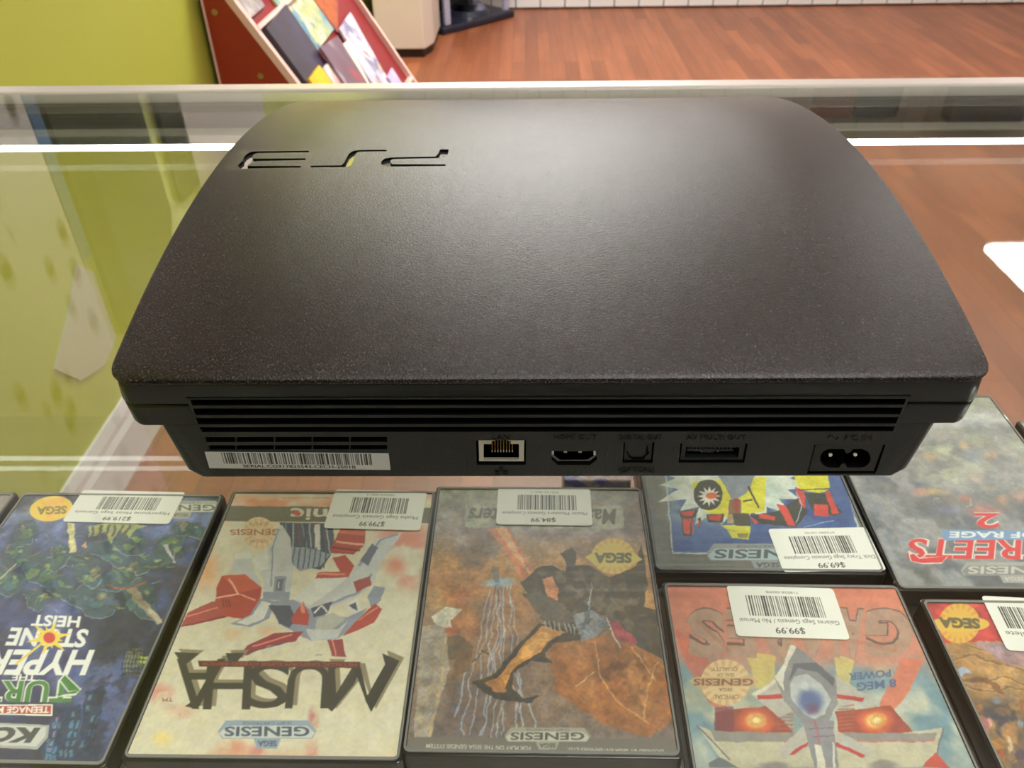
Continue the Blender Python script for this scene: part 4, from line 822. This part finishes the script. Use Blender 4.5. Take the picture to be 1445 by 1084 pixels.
# ---- red topped cover at the right edge
def paint_desert(cv):
    cv.grad([(0, (60, 40, 36)), (.35, (74, 54, 50)), (.55, (120, 88, 54)), (.8, (150, 108, 62)), (1, (150, 108, 70))])
    cv.wash((172, 130, 78), .45, .6, 18, 3, .8, [(180, 350), (719, 360), (719, 700), (330, 700)])
    for q in ([(240, 470), (450, 440), (719, 520)], [(260, 560), (400, 590), (600, 560), (719, 600)], [(300, 600), (520, 640), (719, 620)], [(400, 380), (560, 420), (719, 430)]): cv.line(q, 7, (104, 72, 46), .8); cv.line([(a, b + 9) for a, b in q], 5, (186, 146, 96), .6)
    cv.poly([(440, 360), (600, 380), (719, 400), (719, 500), (600, 480)], (140, 110, 122), .9); cv.wash((170, 146, 152), .48, .6, 8, 5, .7, [(440, 360), (719, 400), (719, 500)])
    cv.poly([(60, 80), (719, 100), (719, 380), (500, 360), (190, 352)], (166, 46, 46)); cv.ell(400, 120, 80, 40, (200, 110, 104), .6, .9)
    cv.poly([(320, 520), (370, 510), (410, 540), (340, 560)], (140, 150, 166)); cv.poly([(280, 560), (320, 560), (330, 578), (290, 575)], (150, 160, 176)); cv.poly([(290, 580), (480, 560), (560, 600), (600, 660), (560, 650), (500, 600)], (116, 74, 46))
    cv.wash((40, 40, 54), .4, .5, 12, 8, .9, [(330, 700), (719, 690), (719, 1084), (480, 1084)]); 
    for x, y, rx, ry, c in ((480, 850, 42, 60, (160, 90, 90)), (520, 830, 20, 30, (190, 130, 126)), (450, 740, 30, 40, (150, 90, 50)), (560, 690, 40, 26, (104, 108, 122)), (540, 960, 50, 50, (196, 120, 46)), (640, 900, 60, 100, (150, 104, 62)), (630, 950, 20, 70, (196, 170, 130)), (700, 830, 30, 40, (130, 140, 150)), (600, 760, 70, 40, (104, 76, 56)), (700, 1000, 40, 50, (60, 46, 66)), (560, 1020, 60, 40, (150, 60, 34)), (720, 720, 50, 40, (140, 80, 50))): cv.ell(x, y, rx, ry, c, .9, .6)
    r = random.Random(8)
    for k in range(50): x, y = r.uniform(360, 719), r.uniform(700, 1084); a = r.uniform(0, 3.1); l = r.uniform(12, 40); cv.line([(x, y), (x + l * math.cos(a), y + l * math.sin(a))], 5, r.choice([(30, 28, 34), (176, 120, 60), (120, 122, 130), (80, 50, 40)]), .6)
    cv.rough(8, 1.2, .2)
    seal(cv, 345, 248, 120, (204, 158, 58), (190, 110, 50), 118); cv.ell(350, 252, 172, 46, (206, 164, 60)); cv.text('SEGA', (460, 224), (222, 216), (470, 282), (84, 72, 46), bold=.06)
game_case(.2795, .1935, .0118, 'red topped game case with sandy desert artwork at the right edge', (1270, 820, 4.11), (120, 90, 60), paint_desert,
          ([(472, 92), (1180, 130), (1300, 445), (612, 405)], ('', 'Sega Genesis Complete', '', .10, .90)))
# ---- cases mostly outside the frame
def paint_plain(cv):
    cv.wash((150, 110, 110), .5, .64, 16, 3, .7); cv.wash((96, 92, 90), .45, .6, 12, 4, .7)
    cv.poly([(0, 190), (6, 190), (6, 260), (0, 260)], (190, 110, 110))
game_case(-.3935, .2775, .0142, 'grey and pinkish game case cut off at the left edge of photo', (0, 670, 2.618), (140, 128, 124), paint_plain)
def paint_pale(cv):
    cv.wash((150, 165, 150), .45, .62, 18, 6, .7); cv.wash((190, 196, 180), .5, .62, 10, 4, .7)
game_case(.4070, .3470, .006, 'pale greenish game case cut off at right edge, beyond the grey one', (1190, 550, 3.737), (176, 182, 166), paint_pale)

# small colourful box peeking out under the console
o = MB().prism([(a + .046, b + .405, -.182) for a, b in rounded_rect(.022, .028, .002)], (0, 0, .024), comic('colourful_print', [rgb(150, 80, 70), rgb(215, 195, 190), rgb(120, 120, 185), rgb(215, 150, 130)], 60, 2)).build('small_box')
bevel(o, .001); tag(o, 'small colourful box on shelf peeking out below console rear', 'box')

# ------------------------------------------------------------------ the games console
CX, CY, CYAW = .0066, .2093, .002
ZR, SAG, HW = .0481, .0201, .1452
con = thing('game_console', 'black arched video game console lying on the glass counter, rear ports towards camera', 'game console', (CX, CY, 0), CYAW)
def arc(b): return ZR + SAG * (1 - ((b - .145) / .145) ** 2)
def loft(name, b0, b1, zt, zb, w_t, w_b, m, r=.006, bev=.0012, n=40, parent=con, side_round=0):
    bs = [b0 + r * (1 - math.cos(k * math.pi / 12)) for k in range(6)] + list(np.linspace(b0 + r, b1 - r, n)) + [b1 - r * (1 - math.cos((6 - k) * math.pi / 12)) for k in range(1, 7)]
    V, F = [], []; K = 12
    for b in bs:
        e = min(b - b0, b1 - b); ins = r - math.sqrt(max(0, r * r - max(0, r - e) ** 2)) if e < r else 0
        eb = 0 if e >= bev else bev - math.sqrt(max(0, bev ** 2 - (bev - e) ** 2))
        wt, wb = w_t - ins, w_b - ins; t_, o_ = zt(b) - eb, zb(b) + eb * .5
        sec = [(-wb + bev + side_round, o_), (-wb - (0 if not side_round else 0), o_ + bev + side_round * .8), (-wt, t_ - bev), (-wt + bev * .3, t_ - bev * .3), (-wt + bev, t_)]
        top = [(-wt + bev + (2 * (wt - bev)) * k / 6, t_) for k in range(1, 6)]
        sec = sec + top + [(-x_, z_) for x_, z_ in sec[::-1]]
        K = len(sec); V += [(x_, b, z_) for x_, z_ in sec]
    for i in range(len(bs) - 1):
        for k in range(K): F.append((i * K + k, (i + 1) * K + k, (i + 1) * K + (k + 1) % K, i * K + (k + 1) % K))
    F.append(tuple(range(K))); F.append(tuple(range(len(bs) * K - 1, (len(bs) - 1) * K - 1, -1)))
    o = MB().add(V, F, m).build(name, parent)
    bm = bmesh.new(); bm.from_mesh(o.data); bmesh.ops.recalc_face_normals(bm, faces=bm.faces); bm.to_mesh(o.data); bm.free()
    return o
def rx(px, py, d=0):           # a spot on the console's vertical rear face
    p = on_y(px, py, CY); return (p.x - CX, d, p.z)
cover = loft('top_cover', 0, .290, arc, lambda b: arc(b) - .0026, HW, HW - .0008, M['console_top'], r=.0075, bev=.0012)
band_a = loft('upper_shell_band', .0008, .2885, lambda b: arc(b) - .0027, lambda b: arc(b) - .0113, HW - .0012, HW - .0006, M['gloss_black'], r=.006, bev=.0006)
band_b = loft('lower_shell_band', .0010, .2870, lambda b: arc(b) - .0120, lambda b: arc(b) - .0208, HW - .0008, HW - .0016, M['gloss_black'], r=.006, bev=.0009)
base = loft('base_body', .0017, .279, lambda b: arc(b) - .0150, lambda b: .0026, .1350, .1302, M['panel_black'], r=.004, bev=.0012, side_round=.0025)
for o in (cover, band_a, band_b, base): o.data.name = o.name
# recess for the rear panel
RP = [(261, 562), (1287, 560), (1237, 673), (311, 673)]
ct = MB().prism([rx(*p, d=-.004) for p in RP], (0, .022, 0), M['cavity']).build('cutter')
ct.location = (CX, CY, 0); ct.rotation_euler = (0, 0, CYAW)
for o in (band_a, band_b, base): cut(o, ct)
drop(ct)
# rear panel with its openings
def inset(poly, d):
    c = Vector((sum(p[0] for p in poly) / len(poly), sum(p[1] for p in poly) / len(poly))); return [(p[0] + (d if p[0] < c.x else -d), p[1] + (d if p[1] < c.y else -d)) for p in poly]
panel = MB().prism([rx(*p, d=.0004) for p in inset(RP, 1.3)], (0, .0045, 0), M['panel_black']).build('rear_panel', con); panel.name = 'rear_panel'
cm = MB(); Cv = M['cavity']
def slot(poly, dep=.0075, d0=-.002, m=Cv): cm.prism([rx(*p, d=d0) for p in poly], (0, dep, 0), m)
for y0, y1, xl, xr in ((564.5, 573, 268, 1280), (577, 586.5, 272, 1275), (590.5, 599.5, 276, 1269), (603.5, 610.5, 281, 1264)):
    slot([(xl, y0), (xr, y0), (xr - (y1 - y0) * .42, y1), (xl + (y1 - y0) * .42, y1)])
xs = [280, 332.6, 387, 440.5, 493.5, 547]
for y0, y1 in ((617.5, 624.5), (629, 635.2)):
    for a, b in zip(xs[:-1], xs[1:]): slot([(a + .9 + (2 if (y0 > 620 and a == 280) else 0), y0), (b - .9, y0), (b - .9, y1), (a + .9 + (3 if (y0 > 620 and a == 280) else 0), y1)])
slot([(671.5, 622.5), (742.5, 622.5), (742, 657.2), (672.5, 657.2)])
slot([(778.5, 637.8), (842.5, 637.8), (842.5, 650), (832.5, 657.5), (787, 657.5), (778.3, 650)])
A_ = lambda x_, y_: (860 + x_ / 6.568, 600 + y_ / 6.568)
slot([A_(132, 168), A_(420, 168), A_(400, 360), A_(122, 358)])
slot([A_(660, 180), A_(1286, 182), A_(1252, 358), A_(642, 358)])
B_ = lambda x_, y_: (1120 + x_ / 8.03, 600 + y_ / 8.03)
slot([B_(242, 234), B_(1048, 236), B_(936, 564), B_(156, 566)])
ct = cm.build('cutter'); ct.location = con.location; ct.rotation_euler = con.rotation_euler
cut(panel, ct); drop(ct)
# dark back plate well behind the slots, part of the recess
# LAN port
lan = MB(); S_ = M['silver']; L_ = lambda x_, y_: (640 + x_ / 6.568, 600 + y_ / 6.568)
def pr(mb, poly, d0, dep, m): mb.prism([rx(*p, d=d0) for p in poly], (0, dep, 0), m)
for q in ([(230, 150), (277, 150), (277, 340), (236, 340)], [(606, 150), (656, 150), (652, 340), (606, 340)], [(234, 340), (654, 340), (652, 357), (236, 355)], [(277, 150), (350, 150), (350, 196), (277, 196)], [(530, 150), (606, 150), (606, 196), (530, 196)], [(350, 150), (378, 150), (378, 166), (350, 166)], [(505, 150), (530, 150), (530, 166), (505, 166)]):
    pr(lan, [L_(*p) for p in q], .0012, .0012, S_)
lan.prism([rx(*L_(*p), d=.0104) for p in ((228, 150), (658, 150), (652, 358), (234, 358))], (0, .001, 0), Cv)
lo = lan.build('lan_port', con); lo['label'] = 'silver network socket'
for k in range(8):
    mb = MB(); x_ = 352 + k * 27; pr(mb, [L_(x_, 172), L_(x_ + 6, 172), L_(x_ + 6, 285), L_(x_, 285)], .0026, .0006, M['gold']); pr(mb, [L_(x_ - 1, 276), L_(x_ + 8, 276), L_(x_ + 8, 285), L_(x_ - 1, 285)], .0020, .0006, M['silver']); mb.build('contact', lo)
# HDMI
H_ = L_; hd = MB()
out = [(914, 250), (1326, 250), (1326, 326), (1262, 372), (968, 372), (912, 326)]; inn = [(932, 262), (1308, 262), (1308, 308), (1244, 348), (988, 348), (930, 308)]
hd.ring([rx(*H_(*p), d=.0015) for p in out], [rx(*H_(*p), d=.0015) for p in inn], (0, .0075, 0), M['chrome_dark'] if 'chrome_dark' in M else M['chrome'])
hd.prism([rx(*H_(*p), d=.0090) for p in out], (0, .001, 0), Cv)
for q in ([(912, 250), (930, 250), (930, 284), (912, 284)], [(1300, 250), (1318, 250), (1318, 290), (1300, 290)]): pr(hd, [H_(*p) for p in q], .0006, .0009, M['silver'])
ho = hd.build('hdmi_port', con)
tn = MB(); pr(tn, [H_(1000, 283), H_(1230, 283), H_(1230, 302), H_(1000, 302)], .0033, .005, M['black_matte'])
for x_ in (1025, 1162): pr(tn, [H_(x_, 290), H_(x_ + 30, 290), H_(x_ + 30, 303), H_(x_, 303)], .0026, .0006, M['silver'])
tn.build('tongue', ho)
# optical
op = MB(); pr(op, [A_(150, 178), A_(403, 180), A_(388, 345), A_(138, 345)], .0012, .005, M['panel_black']); oo = op.build('optical_port', con)
ar = [(162, 265), (172, 262), (190, 300), (215, 318), (310, 318), (340, 290), (348, 215), (358, 212), (360, 262), (372, 270), (362, 290), (345, 300), (318, 334), (212, 336), (180, 308)]
mb = MB(); pr(mb, [A_(*p) for p in ar], .00085, .0005, Cv); mb.build('shutter_gap', oo)
# AV multi out
av = MB(); av.ring([rx(*A_(*p), d=.0012) for p in ((682, 194), (1270, 196), (1240, 346), (660, 346))], [rx(*A_(*p), d=.0012) for p in ((716, 230), (1216, 230), (1200, 326), (704, 326))], (0, .006, 0), M['panel_black'])
av.prism([rx(*A_(*p), d=.0074) for p in ((700, 200), (1250, 200), (1230, 340), (690, 340))], (0, .001, 0), Cv)
ao = av.build('multi_out_port', con)
mb = MB(); pr(mb, [A_(728, 262), A_(1160, 262), A_(1160, 282), A_(728, 282)], .0022, .003, M['panel_black'])
for k in range(12): pr(mb, [A_(745 + k * 35, 248), A_(757 + k * 35, 248), A_(757 + k * 35, 263), A_(745 + k * 35, 263)], .0022, .003, M['panel_black'])
for x_, w_ in ((855, 10), (928, 8), (1014, 10)): pr(mb, [A_(x_, 281), A_(x_ + w_, 281), A_(x_ + w_, 288), A_(x_, 288)], .0022, .0006, M['pin'])
pr(mb, [A_(865, 302), A_(985, 302), A_(985, 307), A_(865, 307)], .0030, .0006, M['gold']); mb.build('contact_comb', ao)
# AC in
ac_out = [B_(*p) for p in ((262, 250), (1030, 250), (920, 548), (182, 550))]
fig = []
def earc(cx_, cy_, rx_, ry_, a0, a1, n=10): return [(cx_ + rx_ * math.cos(math.radians(a0 + (a1 - a0) * k / n)), cy_ + ry_ * math.sin(math.radians(a0 + (a1 - a0) * k / n))) for k in range(n + 1)]
fig = [(580, 298), (612, 352), (650, 335), (690, 298)] + earc(770, 403, 115, 106, -90, 90) + [(620, 508), (592, 462), (560, 462), (525, 510)] + earc(430, 403, 120, 106, 90, 270)
plate = MB(); plate.prism([rx(*p, d=.0010) for p in ac_out], (0, .0055, 0), M['panel_black']); po = plate.build('power_inlet', con)
ct = MB().prism([rx(*B_(*p), d=-.001) for p in fig], (0, .0068, 0), Cv).build('cutter'); ct.location = con.location; ct.rotation_euler = con.rotation_euler
cut(po, ct); drop(ct)
for x_, y_ in ((437, 380), (720, 377)):
    mb = MB(); ring = [(x_ + 26 * math.cos(a * .3927), y_ + 26 * math.sin(a * .3927)) for a in range(16)]
    pr(mb, [B_(*p) for p in ring], .0016, .0042, M['pin']); o = mb.build('pin', po); bevel(o, .0004)
# raised lettering
def emboss(txt, x0, x1, y0, y1, name='lettering', m=None, shear=0):
    V, T = glyph_tris(txt, shear, .0); mn, mx_ = V.min(0), V.max(0); mb = MB()
    P = []
    for v in V:
        u = (v[0] - mn[0]) / (mx_[0] - mn[0]); h = (v[1]) / (mx_[1]); P.append(rx(x0 + (x1 - x0) * u, y1 + (y0 - y1) * h))
    vs_ = [(a, .00005, c) for a, b, c in P] + [(a, .0006, c) for a, b, c in P]; n = len(P)
    fs = [tuple(t) for t in T] ; 
    ed = {}
    for t in T:
        for k in range(3): e = (int(t[k]), int(t[(k + 1) % 3])); ed[e] = ed.get(e, 0) + 1
    fs2 = [(a, b, b + n, a + n) for (a, b) in ed if (b, a) not in ed]
    mb.add(vs_, [tuple(int(i) for i in t[::-1]) for t in T] + fs2, m or M['gloss_black']); return mb
for txt, x0, x1, y0, y1 in (('LAN', 694.8, 719, 614.2, 620.3), ('HDMI OUT', 781.6, 841.7, 614.3, 620.6), ('DIGITAL OUT', 873.7, 933.8, 614.5, 620.8), ('(OPTICAL)', 873.5, 923, 660.2, 666.6), ('AV MULTI OUT', 968.9, 1052.6, 614.8, 621.2), ('AC IN', 1191.6, 1230.5, 615.2, 622.5)):
    emboss(txt, x0, x1, y0, y1).build('raised_lettering', con)
mb = MB()
wv = [(1168, 619.5), (1172, 615.8), (1176, 617.5), (1180, 621.5), (1184, 618.5)]
for a, b in zip(wv[:-1], wv[1:]): mb.prism([rx(a[0], a[1] - .7, .00005), rx(b[0], b[1] - .7, .00005), rx(b[0], b[1] + .7, .00005), rx(a[0], a[1] + .7, .00005)], (0, .0005, 0), M['gloss_black'])
mb.build('alternating_current_mark', con)
mb = MB()
for q in ([(385, 434), (430, 434), (430, 438), (385, 438)],): pass
def bar(a, b, c, d): pr(mb, [L_(a, b), L_(c, b), L_(c, d), L_(a, d)], .00005, .0005, M['gloss_black'])
bar(378, 420, 508, 426); bar(425, 390, 455, 394); bar(425, 403, 455, 407); bar(425, 390, 430, 407); bar(450, 390, 455, 407); bar(438, 407, 442, 420)
for x_ in (385, 462): bar(x_, 434, x_ + 38, 438); bar(x_, 454, x_ + 38, 458); bar(x_, 434, x_ + 5, 458); bar(x_ + 33, 434, x_ + 38, 458)
mb.build('network_mark', con)
# serial label
A0, A1, A2, A3 = [Vector((rx(*p)[0], rx(*p)[2])) for p in ((288.4, 637.2), (549, 640), (550.5, 663.2), (296.5, 659.8))]
W = ((A1 - A0).length + (A2 - A3).length) * 500; H = ((A3 - A0).length * .5 + (A2 - A1).length * .5) * 1000
cv = Canvas(W, H, .07, (190, 190, 186)); r = random.Random(21); X = W * .09; 
while X < W * .905:
    wd = r.choice([.22, .22, .32, .5, .7]); cv.poly([(X, H * .30), (X + wd, H * .30), (X + wd, H * .97), (X, H * .97)], (22, 22, 22)); X += wd + r.choice([.2, .25, .4, .62])
cv.text('SERIAL:CG917825543-CECH-2501B', (W * .19, H * .08), (W * .81, H * .08), (W * .19, H * .255), (25, 25, 25), bold=.02)
lb = cv.sheet('serial_label', M['sticker_print'], con, down=2, z=0, gain=.8); lb['label'] = 'pale barcode serial label'
cc_ = (A0 + A1 + A2 + A3) / 4; lb.location = (cc_.x, -.00005, cc_.y); lb.rotation_euler = (math.pi / 2, -(math.atan2(A1.y - A0.y, A1.x - A0.x)), 0)
# engraved logo on the top cover
def top_xy(px, py):
    d = unproject(px, py); lo_, hi = .3, .8
    for _ in range(40):
        mid = (lo_ + hi) / 2; p = CAM_C + d * (mid / d.y); b = p.y - CY
        if p.z > arc(b): lo_ = mid
        else: hi = mid
    return p.x - CX, p.y - CY
G = lambda x_, y_: top_xy(320 + x_ / 4.25, 190 + y_ / 4.25)
glyphs = [[(498, 95), (498, 105), (190, 109), (168, 115), (158, 130), (165, 143), (476, 141), (476, 151), (178, 157), (155, 166), (135, 178), (128, 187), (448, 186), (448, 196), (145, 201), (90, 206), (76, 192), (72, 182), (88, 166), (102, 156), (104, 140), (116, 122), (140, 106), (170, 99)],
          [(508, 185), (508, 195), (690, 195), (725, 193), (748, 183), (762, 155), (770, 125), (785, 106), (805, 101), (963, 99), (963, 90), (800, 91), (760, 97), (735, 115), (720, 145), (708, 168), (690, 183)],
          [(1335, 88), (1283, 88), (1272, 115), (1255, 131), (990, 136), (950, 143), (930, 160), (930, 175), (955, 188), (990, 190), (1315, 187), (1315, 178), (1000, 177), (985, 168), (985, 155), (1000, 146), (1270, 140), (1312, 133), (1330, 115)]]
cm = MB()
for g in glyphs:
    P = [G(*p) for p in g]
    k = len(P); vs_ = [(a, b, arc(b) + .003) for a, b in P] + [(a, b, arc(b) - .0013) for a, b in P]
    ar_ = sum(P[i][0] * P[(i + 1) % k][1] - P[(i + 1) % k][0] * P[i][1] for i in range(k))
    if ar_ < 0: vs_ = [vs_[i] for i in range(k - 1, -1, -1)] + [vs_[k + i] for i in range(k - 1, -1, -1)]
    # flat bottom: fit a plane depth from the glyph centre
    cm.add(vs_, [tuple(range(k)), tuple(range(2 * k - 1, k - 1, -1))], M['letter_floor']); cm.add(vs_, [(i, k + i, k + (i + 1) % k, (i + 1) % k) for i in range(k)], M['cavity'])
ct = cm.build('cutter'); bm = bmesh.new(); bm.from_mesh(ct.data); bmesh.ops.remove_doubles(bm, verts=bm.verts, dist=1e-7)
bmesh.ops.triangulate(bm, faces=[f for f in bm.faces if len(f.verts) > 4], ngon_method='EAR_CLIP'); bmesh.ops.recalc_face_normals(bm, faces=bm.faces); bm.to_mesh(ct.data); bm.free()
ct.location = con.location; ct.rotation_euler = con.rotation_euler
cut(cover, ct); drop(ct)
for o in (cover, band_a, band_b, base): shade_auto(o, .45)
# rubber feet
for a, b in ((-.10, .03), (.10, .03), (-.10, .25), (.10, .25)):
    mb = MB(); mb.prism([(a + .006 * math.cos(k * .5236), b + .006 * math.sin(k * .5236), .0002) for k in range(12)], (0, 0, .0025), M['black_matte']); mb.build('foot', con)
